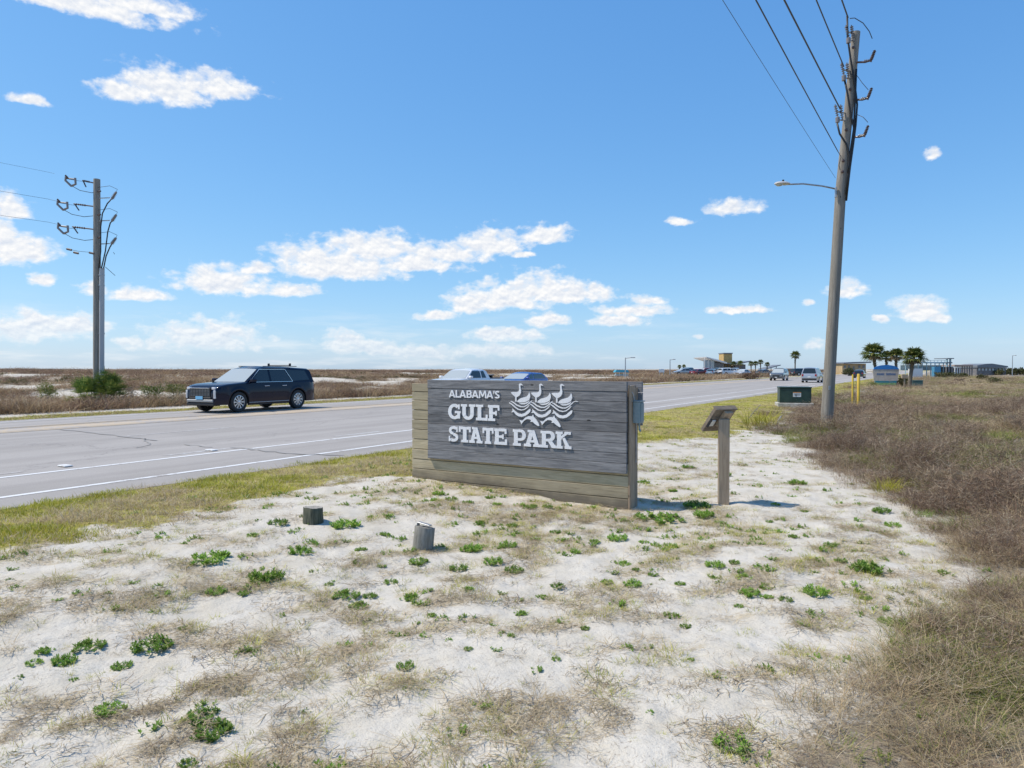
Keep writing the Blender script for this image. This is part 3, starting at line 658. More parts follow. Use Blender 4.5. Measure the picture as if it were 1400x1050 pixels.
# ------------------------------------------------------------------ utility poles
def wire(name, pts, r, label, cat='wire', group=None, m=None):
    o = MB().tube(pts, r, 6, cap=False).build(name, m or M_WIRE, None, fix=False); tag(o, label, cat, group); return o
def sagline(p0, p1, sag, n=14):
    p0 = Vector(p0); p1 = Vector(p1)
    return [p0.lerp(p1, i / n) - Vector((0, 0, sag * 4 * (i / n) * (1 - i / n))) for i in range(n + 1)]
def build_right_pole():
    Y = 20.63; B = Gt(1130, 582); Y = B.y
    r = empty('utility_pole', (B.x, B.y, B.z)); tag(r, 'tall grey leaning wooden utility pole with street lamp arm beside the scrub', 'utility pole')
    q = lambda x, y, dy=0.0: W(1020 + x / 3.5, y / 3.5, Y + dy) - B
    knots = [Vector((0, 0, 0)), W(1149.3, 257, Y) - B, W(1161.5, 140, Y) - B, W(1170.3, 44, Y) - B]; T = knots[-1]
    pts = [Vector((-.02, 0, -.4))]
    for i in range(11):
        z = T.z * i / 10
        for a_, b_ in zip(knots, knots[1:]):
            if z <= b_.z + 1e-5: pts.append(a_.lerp(b_, (z - a_.z) / (b_.z - a_.z))); break
    MB().tube(pts, [.178] + [.178 - .058 * i / 10 for i in range(11)], 24).build('pole_shaft', M_UPOLE, r, smooth=True, auto=50)
    # lamp
    j = q(430, 900, -.1); h = q(200, 882, -1.6)
    MB().tube([j + Vector((.05, .1, 0)), j.lerp(h, .3) + Vector((0, 0, .03)), j.lerp(h, .7) + Vector((0, 0, .05)), h + Vector((0, 0, .0))], .024, 8).build('lamp_arm', M_STEEL, r, smooth=True)
    MB().tube([q(430, 895, -.1), q(428, 945, -.12)], .03, 8).build('arm_bracket', M_STEEL, r)
    d = (h - j).normalized(); hd = MB(); L = .62
    prof = [(0, .02, .02), (.05, .07, .05), (.2, .12, .075), (.45, .145, .085), (.7, .14, .08), (.9, .10, .06), (1, .03, .02)]
    side = d.cross(Vector((0, 0, 1))).normalized(); up = side.cross(d).normalized(); vs = []; fs = []; n = 12
    for (t, wd, ht) in prof:
        for k in range(n):
            a = 2 * math.pi * k / n; s_ = math.sin(a); vs.append(h - d * .05 + d * L * t + side * wd * math.cos(a) + up * (ht * .8 * s_ if s_ > 0 else ht * .35 * s_))
    for i in range(len(prof) - 1):
        for k in range(n): k2 = (k + 1) % n; fs.append((i * n + k, i * n + k2, (i + 1) * n + k2, (i + 1) * n + k))
    fs.append(tuple(range(n))); fs.append(tuple((len(prof) - 1) * n + k for k in range(n)))
    lm = hd.add(vs, fs).build('lamp_head', M_LAMP, r, smooth=True, auto=50)
    vs = []
    MB().lathe([(.001, -.075), (.07, -.06), (.1, -.03), (.105, -.0)], 14, M=Matrix.Translation(h + d * .42)).build('lamp_lens', M_GLASSL, r, smooth=True, auto=60)
    MB().tube([h + d * .22 + up * .05, h + d * .22 + up * .115], .03, 8).build('photocell', M_UNDER, r)
    # right-hand cutout arms
    for (x0, y0, x1, y1, x2, y2) in ((530, 298, 598, 288, 617, 240), (520, 477, 583, 469, 602, 420), (508, 655, 567, 647, 585, 600)):
        a, b, c = q(x0, y0, -.12), q(x1, y1, -.4), q(x2, y2, -.42)
        arm = MB().tube([a, a.lerp(b, .6) - Vector((0, 0, .03)), b], .03, 8).build('cutout_arm', M_INSULD, r)
        mb = MB(); mb.tube([b + Vector((0, 0, -.05)), c], .022, 8)
        for i in range(6): t = b.lerp(c, .1 + .16 * i); mb.tube([t, t.lerp(c, .09)], .048, 10)
        mb.build('surge_arrester', M_INSULD, r)
        mb = MB()
        for i in range(4): t = a.lerp(b, .55 + .12 * i); mb.tube([t, t.lerp(b, .08)], .045, 8)
        mb.build('insulator', M_INSUL, r)
    # left hardware clusters: bracket, strain insulators, clamp
    for (x, y) in ((492, 165), (470, 345), (440, 545)):
        c0 = q(x + 30, y + 5, -.1)
        for k in range(2):
            a = q(x - 14 + 26 * k, y - 45, -.15); b = q(x + 2 + 20 * k, y + 30, -.14); mb = MB(); mb.tube([a, b], .018, 6)
            for i in range(6): t = a.lerp(b, .1 + .14 * i); mb.tube([t, t.lerp(b, .06)], .05, 9)
            mb.build('insulator', M_INSUL, r)
        MB().tube([q(x - 6, y - 12, -.14), q(x + 40, y - 2, -.05)], .022, 6).build('bracket', M_STEEL, r)
        MB().tube([q(x, y + 28, -.14), q(x + 40, y + 32, -.05)], .022, 6).build('bracket', M_STEEL, r)
        MB().lathe([(.02, -.09), (.06, -.08), (.065, .06), (.03, .09)], 10, M=Matrix.Translation(q(x - 2, y + 28, -.16))).build('cable_clamp', M_INSUL, r)
    for (x, y) in ((512, 228), (497, 428), (478, 622), (464, 770), (460, 822)):
        MB().lathe([(.045, 0), (.045, .03), (.02, .05)], 8, M=Matrix.Translation(q(x, y, -.15)) @ Matrix.Rotation(R(90), 4, 'X')).build('bolt', M_INSULD, r)
    # cables down the pole
    for k, pl in enumerate(([(484, 75), (486, 180), (500, 280), (520, 400), (532, 500), (525, 600), (512, 700), (498, 800), (484, 920)],
                            [(470, 375), (486, 450), (500, 540), (518, 620), (510, 700), (497, 790), (480, 960)],
                            [(436, 590), (448, 640), (480, 690), (494, 740), (490, 820), (478, 930)],
                            [(528, 330), (522, 480), (515, 620), (500, 720), (488, 830)])):
        MB().tube([q(x, y, -.17) for x, y in pl], .028, 7).build('down_cable', M_BLACKCABLE, r, smooth=True)
    MB().tube([q(482, 900, .12)] + [knots[1] * t + Vector((.17, .02, 0)) for t in (1.05, .8, .55, .3, .05)], .012, 6).build('ground_wire', M_BLACKCABLE, r)
    MB().tube([q(497, 88, -.1), q(520, 86, -.2), q(560, 110, -.3), (q(590, 150, -.35)), q(604, 185, -.35)], .012, 6).build('jumper_wire', M_BLACKCABLE, r)
    MB().tube([q(530, 360, -.1), q(555, 395, -.3), q(585, 430, -.4)], .009, 6).build('jumper_wire', M_WIRE, r)
    MB().tube([q(525, 545, -.1), q(560, 560, -.3), q(583, 585, -.4)], .009, 6).build('jumper_wire', M_WIRE, r)
    MB().tube([q(440, 725, -.1), q(455, 750, -.16), q(445, 790, -.14), q(450, 815, -.14)], .01, 6).build('jumper_wire', M_BLACKCABLE, r)
    MB().box(-.03, .03, -.185, -.17, 1.1, 1.22).build('number_tag', M_STEEL, r)
    G4 = 'wires from the tall right-hand pole'
    for (x, y, rr_, lab, di) in ((488, 84, .022, 'topmost black power wire reaching the tip of the leaning pole', (.64, 1)), (468, 318, .017, 'second power wire down, ending just below the tip of the leaning pole', (.635, 1)),
                            (450, 520, .019, 'thick black power wire ending at the lowest bracket of the leaning pole', (.64, 1)), (440, 725, .013, 'power wire ending just above the lamp arm of the leaning pole', (.615, 1)), (428, 852, .0045, 'faint thin wire farthest left of the wires to the leaning pole', (.615, 1))):
        p = W(1020 + x / 3.5, y / 3.5, Y - .15); e = p - Vector((di[0], di[1], 0)) * 42
        wire('power_line', sagline(p, e, .25), rr_, lab, 'power line', G4)
    return r
build_right_pole()

def build_left_pole():
    B = Vector((*G(133, 548, .2).xy, 0)); B.z = tz(B.x, B.y) - .1; Y = B.y
    r = empty('utility_pole', tuple(B)); tag(r, 'tall wooden utility pole with riser conduit rising from bushes across the road', 'utility pole')
    q = lambda x, y, dy=0.0: W(40 + x / 3, 210 + y / 3, Y + dy) - B
    T = q(277, 105)
    MB().tube([Vector((0, 0, -.3)), Vector((0, 0, 0))] + [T * (i / 6) for i in range(1, 7)], [.185, .185] + [.185 - .04 * i / 6 for i in range(1, 7)], 18).build('pole_shaft', M_UPOLE, r, smooth=True, auto=50)
    top = q(298, 470, -.1); bot = Vector((q(297, 900, -.1).x, -.15, -.2))
    MB().tube([bot, top], .115, 12).build('riser_conduit', M_PVC, r, smooth=True, auto=50)
    for y in (498, 540, 738): MB().lathe([(.13, -.03), (.13, .03)], 12, M=Matrix.Translation(q(297, y, -.1))).build('conduit_strap', M_STEEL, r)
    for (x0, y0, pts) in ((0, 0, [(285, 470), (293, 400), (293, 300), (300, 245), (320, 205), (338, 185)]), (0, 0, [(296, 470), (312, 400), (322, 320), (332, 285), (340, 275)]), (0, 0, [(305, 470), (315, 420), (330, 385), (340, 368)])):
        MB().tube([q(a, b, -.2) for a, b in pts], .028, 7).build('riser_cable', M_BLACKCABLE, r, smooth=True)
    for (a, b) in (((338, 187), (357, 157)), ((338, 278), (357, 250)), ((336, 372), (356, 345))):
        p0, p1 = q(*a, -.2), q(*b, -.2); mb = MB(); mb.tube([p0, p1], .05, 8)
        for i in range(5): t = p0.lerp(p1, .15 + .16 * i); mb.tube([t, t.lerp(p1, .07)], .085, 9)
        mb.build('cable_termination', M_INSUL, r)
        MB().tube([p1, p1 + Vector((.05, 0, .12)), p1 + Vector((-.3, 0, .28)), p1 + Vector((-1.0, .1, .22)), q(285, b[1] + 8, 0)], .01, 5).build('jumper_wire', M_WIRE, r)
        MB().tube([q(287, b[1] + 26, -.1), q(330, b[1] + 24, -.15)], .022, 6).build('bracket', M_STEEL, r)
    for (yy, x_l) in ((118, 218), (214, 182), (308, 176)):
        a, b = q(268, yy + 3), q(x_l, yy - 8, -.1); mb = MB(); mb.tube([a, b], .03, 6)
        for i in range(5): t = a.lerp(b, .45 + .1 * i); mb.tube([t, t.lerp(b, .05)], .05, 8)
        mb.build('strain_insulator', M_INSULD, r)
        MB().tube([b.lerp(a, .05), b.lerp(a, .2) + Vector((.05, 0, -.28))], .03, 6).build('drop_fitting', M_INSULD, r)
        MB().tube([q(270, yy + 38), q(292, yy + 36, -.2)], .04, 6).build('bolt', M_INSULD, r)
    for (x, y) in ((168, 95), (135, 193), (137, 290)):     # open disconnect switches hung on the line
        p = [q(x - 18, y, -.3), q(x - 20, y + 15, -.3), q(x + 4, y + 38, -.3), q(x + 22, y + 30, -.3), q(x + 20, y + 5, -.3)]
        MB().tube(p[:3], .05, 7).build('switch_insulator', M_INSUL, r); MB().tube(p[2:], .05, 7).build('switch_insulator', M_INSUL, r)
        MB().tube([q(x - 22, y + 6, -.3), q(x + 22, y + 10, -.3)], .03, 6).build('switch_blade', M_INSULD, r)
        MB().tube([q(x - 20, y - 6, -.3), q(x - 10, y + 4, -.3)], .04, 6).build('switch_blade', M_INSULD, r)
        MB().tube([q(x + 8, y + 38, -.3), q(x + 40, y + 56, -.2), q(x + 90, y + 66, -.1), q(266, y + 62)], .014, 5).build('jumper_wire', M_WIRE, r)
        MB().tube([q(x - 18, y + 8, -.3), q(x + 18 + 12, y + 16, -.2), q(x + 60, y + 20, -.1)], .008, 5).build('jumper_wire', M_WIRE, r)
    MB().tube([q(262, 406), q(200, 400, -.1), q(150, 390, -.2)], .009, 5).build('neutral_wire', M_WIRE, r)
    for (x, y) in ((154, 391), (182, 405), (246, 406)): p = q(x, y, -.15); MB().tube([p, p + Vector((.22, 0, -.05))], .05, 6).build('clamp', M_INSULD, r)
    for (a, b) in (((345, 405), (350, 412)), ((312, 465), (352, 500))):
        MB().tube([q(*a, -.1), q(*b, -.2)], .012, 5).build('bracket_wire', M_WIRE, r)
    Gp = 'wires from the pole across the road'
    for (x, y, lab) in ((75, 186, 'upper wire running left from the pole across the road'), (78, 281, 'lower wire running left from the pole across the road'), (68, 74, 'topmost faint wire running left from the pole across the road')):
        p = W(40 + x / 3, 210 + y / 3, Y - .3); e = p - Vector((ST, CT, 0)) * 45
        s0 = W(40 + (x + 35) / 3, 210 + (y + 8) / 3, Y - .3)
        wire('power_line', [s0] + sagline(p, e, .3), .007 if y > 100 else .005, lab, 'power line', Gp)
build_left_pole()

# ------------------------------------------------------------------ transformer box, marker posts, far sign
def build_transformer():
    p = G(1090, 556, .1); z = tz(p.x, p.y) + .08; rz = R(-14)
    r = empty('transformer_box', (p.x, p.y + .35, z), rz); tag(r, 'dark green transformer box with a white warning sticker on a concrete pad', 'transformer')
    MB().box(-.72, .72, -.5, .55, -.3, .10, ch=.015).build('concrete_pad', M_CONC, r)
    MB().box(-.63, .63, -.42, .42, .102, .72, ch=.012).build('cabinet', M_GREENBOX, r)
    MB().box(-.65, .65, -.45, .44, .722, .785, ch=.015).build('lid', M_GREENBOX, r)
    MB().box(-.60, -.015, -.434, -.421, .13, .70, ch=.004).build('door', M_GREENBOX, r)
    MB().box(.015, .60, -.434, -.421, .13, .70, ch=.004).build('door', M_GREENBOX, r)
    MB().box(.0, .028, -.446, -.434, .38, .48).build('handle', M_UNDER, r)
    s = MB().box(-.10, .22, -.437, -.4345, .36, .56).build('warning_sticker', M_STICKER, r)
    MB().box(-.10, .22, -.439, -.4375, .53, .56).build('orange_band', M_ORANGE, s)
    mb = MB()
    for i in range(3): mb.box(-.07, .19, -.439, -.4375, .49 - i * .035, .502 - i * .035)
    mb.build('print_line', M_BLACK, s)
build_transformer()
for (px, py, ptop, rad, lab) in ((1165.5, 560, 512, .04, 'thinner left yellow marker post beyond the green transformer box'), (1173.5, 562, 511, .058, 'thicker right yellow marker post beyond the green transformer box')):
    p = Gt(px, py); t = W(px - .3, ptop, p.y)
    o = MB().tube([(0, 0, -.2), (0, 0, 0), (0, 0, t.z - p.z - .03), (0, 0, t.z - p.z)], [rad, rad, rad, rad * .6], 12).build('marker_post', M_YELLOW, smooth=True, auto=40)
    o.location = p; tag(o, lab, 'marker post', 'yellow marker posts')
# fallen stick by the grass clump
p0 = Gt(1022, 574); q0 = W(1040, 553, p0.y + .4)
o = MB().tube([p0, p0.lerp(q0, .5) + Vector((0, 0, .02)), q0], [.014, .012, .008], 6).build('leaning_stick', M_STUMP); tag(o, 'thin bare grey stick leaning out of the grass near the transformer', 'stick')
p0 = Gt(1061, 582); q0 = W(1068, 569, p0.y + .2)
o = MB().tube([p0, q0], [.03, .03], 7).build('cut_branch', M_STUMP); tag(o, 'short pale broken stake poking from the brown scrub', 'stick')

M_BLUE = mat('bright_blue_panel', (.02, .17, .50), .4); M_BEIGE = mat('beige_sign_panel', (.42, .37, .33), .7, fn=flat_noise((.38, .33, .3), (.47, .42, .38), 4))
M_TEAL = mat('teal_band', (.02, .2, .27), .5); M_LIME = mat('green_band', (.12, .33, .12), .6); M_DKBLUE = mat('dark_blue_letter', (.05, .12, .28), .5)
def build_arch_sign():
    p = Gt(1211, 529); r = empty('arched_sign', tuple(p), R(-16)); s = p.y / F_PX      # metres per photo pixel at that distance
    tag(r, 'beige roadside sign with a blue arched top below the small palms', 'sign')
    X = lambda x: (x - 1214.5) * s; Z = lambda y: (529 - y) * s
    fn = lambda a, b, d: (a, d, b)
    MB().prism([(X(1199.5), Z(520.5)), (X(1229), Z(520.5)), (X(1230.5), Z(505)), (X(1198), Z(505))], -.09, .06, fn).build('face_panel', M_BEIGE, r)
    ar = [(X(1199), Z(505)), (X(1230), Z(505))] + [(X(1214.5 + 15.5 * math.cos(R(t))), Z(505 - 6 * math.sin(R(t)))) for t in range(0, 181, 12)][1:-1]
    MB().prism(ar, -.12, .08, fn).build('arched_top', M_BLUE, r)
    MB().box(X(1201), X(1227.5), -.11, .18, Z(523.3), Z(520.6)).build('teal_band', M_TEAL, r)
    MB().box(X(1202), X(1227), -.13, .2, Z(526.5), Z(523.4)).build('green_band', M_LIME, r)
    MB().box(X(1204), X(1224), -.1, .17, Z(532), Z(526.6)).build('plinth', M_CONC, r)
    # lettering is a blur of dark blue strokes at this distance
    x = 1203.0; rr = random.Random(4)
    mb = MB()
    while x < 1226:
        w = rr.uniform(.7, 1.3)
        if not 1212 < x < 1214: mb.box(X(x), X(x + w * .6), -.096, -.0905, Z(513), Z(510.5 - rr.choice((0, .6))))
        x += w
    mb.build('lettering', M_DKBLUE, r)
build_arch_sign()
p = Gt(1253.5, 530); r = empty('utility_cabinet', tuple(p), R(-12)); tag(r, 'teal-green utility cabinet beside the last small palm trunk', 'cabinet')
MB().box(-.46, .46, -.3, .3, -.1, .66, ch=.02).build('cabinet_body', M_TEALBOX, r); MB().box(-.49, .49, -.33, .33, .662, .74, ch=.02).build('lid', M_TEALBOX, r)
MB().box(-.43, .43, -.315, -.301, .04, .62, ch=.01).build('door', M_TEALBOX, r)
p = Gt(1249.5, 532.5); p.y += 1.5; r = empty('brown_marker', tuple(p), R(-8)); tag(r, 'small dark brown box on a post behind the teal cabinet', 'marker')
MB().box(-.26, .26, -.1, .1, .95, 1.32, ch=.02).build('box', M_POSTW, r); MB().box(-.05, .05, -.05, .05, -.1, .948).build('post', M_POSTW, r)

# ------------------------------------------------------------------ cars
def interp(pts, x):
    if x <= pts[0][0]: return pts[0][1]
    for (a, b), (c, d) in zip(pts, pts[1:]):
        if x <= c: return b + (d - b) * (x - a) / (c - a)
    return pts[-1][1]
def make_car(name, body, L=5.0, Wd=1.95, H=1.72, kind='suv', detail=True, glass=None):
    """x forward, y left, z up; z = 0 is the ground."""
    root = empty(name); rr = .385 if kind in ('suv', 'pickup') else .33; hw = Wd / 2
    xf, xr = L * .5 - .93, -L * .5 + 1.07                      # axles
    base = .30 if kind in ('suv', 'pickup') else .24
    belt = {'suv': 1.10, 'van': 1.02, 'sedan': .94, 'pickup': 1.08, 'hatch': .96}[kind]
    f, b = L / 2, -L / 2
    if kind == 'suv':
        top = [(b, .95), (b + .06, 1.08), (b + .3, belt + .02), (f - 1.55, belt + .01), (f - 1.3, 1.12), (f - .5, 1.06), (f - .15, .99), (f - .03, .86), (f, .72)]
        roof = [(b + .10, belt), (b + .20, H - .16), (b + .30, H - .07), (b + 1.3, H - .015), (.1, H), (f - 2.25, H - .04), (f - 2.05, H - .09), (f - 1.28, belt)]
    elif kind == 'van':
        top = [(b, .85), (b + .05, 1.0), (b + .2, belt), (f - 1.2, belt), (f - .9, .99), (f - .2, .82), (f, .62)]
        roof = [(b + .08, belt), (b + .3, H - .1), (b + .5, H - .03), (0, H), (f - 2.1, H - .05), (f - 1.9, H - .1), (f - .9, belt)]
    elif kind == 'pickup':
        top = [(b, .98), (b + .05, 1.04), (f - 1.5, belt), (f - 1.25, 1.10), (f - .3, 1.03), (f - .05, .92), (f, .8)]
        roof = [(b + 1.75, belt), (b + 2.0, H - .10), (b + 2.15, H - .04), (b + 2.6, H), (f - 2.15, H - .04), (f - 2.0, H - .09), (f - 1.3, belt)]
    elif kind == 'hatch':
        top = [(b, .8), (b + .06, .92), (b + .3, belt), (f - 1.2, belt), (f - 1.0, .95), (f - .25, .80), (f - .04, .68), (f, .6)]
        roof = [(b + .12, belt), (b + .55, H - .14), (b + .8, H - .05), (-.2, H), (f - 2.1, H - .06), (f - 1.95, H - .11), (f - 1.0, belt)]
    else:
        top = [(b, .78), (b + .06, .93), (b + .55, .96), (f - 1.35, belt), (f - 1.1, .93), (f - .25, .78), (f - .04, .66), (f, .58)]
        roof = [(b + .62, belt), (b + 1.15, H - .12), (b + 1.35, H - .05), (-.2, H), (f - 2.15, H - .06), (f - 2.0, H - .11), (f - 1.15, belt)]
    ar = rr + .075
    def zlow(x):
        z = base
        for xc in (xf, xr):
            d = abs(x - xc)
            if d < ar: z = max(z, rr + math.sqrt(ar * ar - d * d) * .98)
        return z
    def hwx(x):     # plan shape
        t = abs(x) / (L / 2); return hw * (1 - .02 * t * t) - (.20 if x > 0 else .13) * max(0, (t - .80) / .20) ** 2.2
    def yside(x, z):
        h = hwx(x); zm = .72
        y = h - .10 * max(0, (zm - z) / zm) ** 1.8 - .07 * max(0, (z - zm) / .5) ** 1.6
        for xc in (xf, xr):       # swollen arches
            d = math.hypot(x - xc, z - rr); y += .016 * max(0, 1 - abs(d - ar - .03) / .09)
        return y
    xs = sorted(set([round(b + (L) * i / 44, 4) for i in range(45)] + [round(xc + s * ar * q, 4) for xc in (xf, xr) for s in (-1, 1) for q in (1.001, .995, .93, .8, .6, .3)] + [b + .02, b + .06, f - .02, f - .05, f - .1]))
    NS = 8; vs = []; fs = []; mi = []
    for x in xs:
        zl = zlow(x); zt = interp(top, x) - .035; ring = []
        zl = min(zl, zt - .02)
        for k in range(NS + 1):
            z = zl + (zt - zl) * k / NS; ring.append((yside(x, z), z))
        ys = ring[-1][0]
        ring += [(ys - .035, zt + .026), (ys - .12, zt + .038), (ys * .55, zt + .052), (0, zt + .058)]
        ring = [(0, zl), (ys - .28, zl)] + ring
        full = ring + [(-y, z) for (y, z) in ring[-2:0:-1]]
        vs.append([(x, y, z) for y, z in full])
    n = len(vs[0]); V = [p for r in vs for p in r]; mb = MB(); F = []; MI = []
    for i in range(len(vs) - 1):
        for k in range(n):
            k2 = (k + 1) % n; F.append((i * n + k, (i + 1) * n + k, (i + 1) * n + k2, i * n + k2)); MI.append(1 if k in (0, 1, n - 1, n - 2) else 0)
    F.append(tuple(range(n))); MI.append(0); F.append(tuple((len(vs) - 1) * n + k for k in range(n))[::-1]); MI.append(0)
    mb.v = V; mb.f = F; mb.m = MI
    mb.build('body', [body, M_UNDER], root, smooth=True, auto=38)
    # greenhouse
    yb = hw - .075; tum = .30
    def yg(z): return yb - (z - belt) * tum * (1 + .5 * max(0, (z - (H - .12)) / .12))
    def crown(z, u): return .035 * (1 - u * u) * min(1, max(0, (z - belt) / .3))
    gx = sorted(set([p[0] for p in roof] + [roof[0][0] + (roof[-1][0] - roof[0][0]) * i / 26 for i in range(27)]))
    V = []; F = []; K = 5; U = (1, .94, .75, .4, 0)
    for x in gx:
        z = max(interp(roof, x), belt + .001); ring = []
        for k in range(K): zz = belt - .03 + (z - .03 - belt + .03) * k / (K - 1); ring.append((yg(zz), max(zz, belt - .03)))
        for u in U[0:]: ring.append((yg(z) * (u if u < 1 else .985), z - (.012 if u == 1 else 0) + crown(z, u)))
        ring += [(-y, zz) for y, zz in ring[-2::-1]]
        V.append([(x, y, zz) for y, zz in ring])
    n = len(V[0])
    for i in range(len(V) - 1):
        for k in range(n - 1): F.append((i * n + k, (i + 1) * n + k, (i + 1) * n + k + 1, i * n + k + 1))
    F.append(tuple(range(n))); F.append(tuple((len(V) - 1) * n + k for k in range(n))[::-1])
    MB().add([p for r in V for p in r], F).build('cabin', body, root, smooth=True, auto=32)
    # glass
    gl = glass or M_GLASS
    def slope_x(z, front):   # x on the windscreen or rear glass at height z
        pts = roof[::-1] if front else roof
        seg = [(p[1], p[0]) for p in pts if p[1] <= H - .02]
        zs = []
        for q in seg:
            if not zs or q[0] > zs[-1][0]: zs.append(q)
            else: break
        return interp(zs, z)
    def screen(name_, z0, z1, front, m, mg):
        mb = MB(); a, c = 8, 5; VV = []
        for i in range(a + 1):
            for j in range(c + 1):
                z = z0 + (z1 - z0) * j / c; u = -1 + 2 * i / a; ym = yg(z) - mg
                x = slope_x(z, front); sgn = 1 if front else -1
                VV.append((x + sgn * (.012 + .05 * (1 - u * u) * 0), ym * u, z + crown(z, u * ym / yg(z)) + .012))
        FF = [(i * (c + 1) + j, (i + 1) * (c + 1) + j, (i + 1) * (c + 1) + j + 1, i * (c + 1) + j + 1) for i in range(a) for j in range(c)]
        return mb.add(VV, FF).build(name_, m, root, smooth=True)
    screen('windscreen', belt + .02, H - .11, True, M_WSH, .07)
    if kind == 'pickup': screen('rear_window', belt + .08, H - .14, False, gl, .12)
    else: screen('rear_window', belt + .06, H - .15, False, gl, .12)
    xa = lambda z: slope_x(z, True) - .10; xz = lambda z: slope_x(z, False) + (.20 if kind != 'sedan' else .12)
    zb, zt = belt + .035, H - .115
    xc1 = xf - 1.62 if kind != 'van' else xf - 1.3
    xc1 = -.02 if kind in ('suv', 'van') else -.1
    xd = xr + .42 if kind in ('suv', 'van', 'hatch') else xr + .55
    panes = [[(xc1 + .05, zb), (xa(zb) - .12, zb), (xa(zt), zt), (xc1 + .05, zt)]]
    if kind == 'pickup':
        panes.append([(b + 2.15, zb), (xc1 - .05, zb), (xc1 - .05, zt), (b + 2.3, zt)])
    else:
        e0, e1 = xz(zb), xz(zt); xe = max(e0 + .35, xd - .1) if kind in ('suv', 'van') else e0
        if kind in ('suv', 'van'):
            panes.append([(xe - .02, zb), (xc1 - .05, zb), (xc1 - .05, zt), (xe + .26, zt)])
            panes.append([(e0 + .05, zb + .04), (xe - .12, zb), (xe + .16, zt), (e1 + .06, zt - .03)])
        else: panes.append([(e0 + .05, zb), (xc1 - .05, zb), (xc1 - .05, zt), (e1 + .02, zt)])
    for sgn in (1, -1):
        for q in panes:
            mb = MB(); pl = [(x, z) for x, z in q]
            mb.prism(pl, 0, .006, lambda a, c, d, s=sgn: (a, s * (yg(c) + d + .001), c))
            mb.build('side_window', gl, root)
    # wheels
    for xc in (xf, xr):
        for sgn in (1, -1):
            yc = sgn * (hw - .115); T = Matrix.Translation((xc, yc, rr)) @ Matrix.Rotation(R(-90 * sgn), 4, 'X')
            w = MB(); w.lathe([(rr * .66, -.11), (rr * .9, -.115), (rr * .985, -.09), (rr, -.04), (rr, .04), (rr * .985, .09), (rr * .9, .115), (rr * .66, .105), (rr * .64, .0)], 28, M=T, closed=True)
            wo = w.build('wheel', M_RUBBER, root, smooth=True, auto=40)
            m_ = MB(); m_.lathe([(rr * .66, .06), (rr * .665, .10), (rr * .61, .105), (rr * .585, .06)], 28, M=T, closed=True)
            ns = 10 if detail else 5
            for k in range(ns):
                an = 2 * math.pi * k / ns; Tk = T @ Matrix.Rotation(an, 4, 'Z'); wd = .017 if detail else .05
                m_.prism([(.03, -.012), (rr * .62, -wd * 1.6), (rr * .62, wd * 1.6), (.03, .012)], .06, .09, lambda p_, q_, d_, Tk=Tk: tuple(Tk @ Vector((p_, q_, d_))))
            m_.lathe([(.055, .06), (.055, .1), (.03, .108), (.001, .108)], 12, M=T)
            m_.build('rim', M_RIM, wo, smooth=True, auto=30)
            d_ = MB(); d_.lathe([(rr * .63, .02), (rr * .63, .034), (.01, .036)], 20, M=T); d_.build('brake_disc', M_UNDER, wo)
    # ends
    fx = lambda z: f + .0
    def patch(name_, x0, x1, y0, y1, z0, z1, m, ch=.0, both=False, par=None):
        out = []
        for sgn in ((1, -1) if both else (1,)):
            a, c = (y0, y1) if sgn > 0 else (-y1, -y0)
            out.append(MB().box(x0, x1, a, c, z0, z1, ch=ch).build(name_, m, par or root))
        return out
    hwf = hwx(f)
    if kind == 'suv' and detail:
        patch('grille', f - .06, f + .03, -.55, .55, .60, .93, M_UNDER, .015)
        g = MB()
        for i in range(6):
            for j in range(13): g.box(f + .025, f + .038, -.52 + j * .084, -.52 + j * .084 + .035, .63 + i * .048, .645 + i * .048)
        g.build('grille_mesh', M_TRIMS, root)
        patch('grille_bar', f - .02, f + .045, -.5, .5, .905, .93, M_CHROME, .006)
        patch('bumper', f - .25, f + .05, -.70, .70, .40, .50, M_TRIMS, .02)
        patch('lower_intake', f - .10, f + .035, -.58, .58, .505, .585, M_UNDER, .01)
        patch('bumper_skirt', f - .3, f + .03, -.74, .74, .27, .395, M_UNDER, .03)
        patch('headlight', f - .17, f - .012, .57, .76, .86, .955, M_HEAD, .02, True)
        patch('running_light', f - .20, f + .012, .69, .79, .53, .84, M_HEAD, .02, True)
        patch('number_plate', f + .05, f + .058, -.19, .19, .50, .62, M_PLATE, .002)
        patch('roof_rail', b + .85, f - 2.35, yg(H - .06) - .06, yg(H - .06) - .02, H + .012, H + .04, M_UNDER, .008, True)
        for x_ in (b + 1.15,):
            patch('rack_foot', x_ - .045, x_ + .045, yg(H) - .075, yg(H) - .005, H + .03, H + .15, M_UNDER, .015, True)
            patch('roof_crossbar', x_ - .03, x_ + .03, -yg(H) + .08, yg(H) - .08, H + .055, H + .085, M_UNDER, .01)
        # bright line framing the side windows
        for sgn in (1, -1):
            e = panes[1][0][0] - .02
            pl = [(e - .12, zb - .03), (xa(zb) - .05, zb - .022), ]
            cl = [(e - .02, zb - .02), (xa(zb) - .02, zb - .02), (xa(zt) + .03, zt + .02), (e + .30, zt + .022), (e + .24, zt + .0), (e - .03, zb - .01)]
            MB().tube([(x, sgn * (yg(z) + .012), z) for x, z in cl], .012, 5, cap=False).build('window_trim', M_CHROME, root)
        for sgn in (1, -1):
            MB().box(xr + .5, xf - .48, sgn * (hw - .035) - .02, sgn * (hw - .035) + .02, .335, .365, ch=.008).build('sill_trim', M_TRIMS, root)
            MB().box(xr + .46, xf - .45, sgn * (hw - .075) - .03, sgn * (hw - .075) + .02, .25, .333, ch=.01).build('side_skirt', M_UNDER, root)
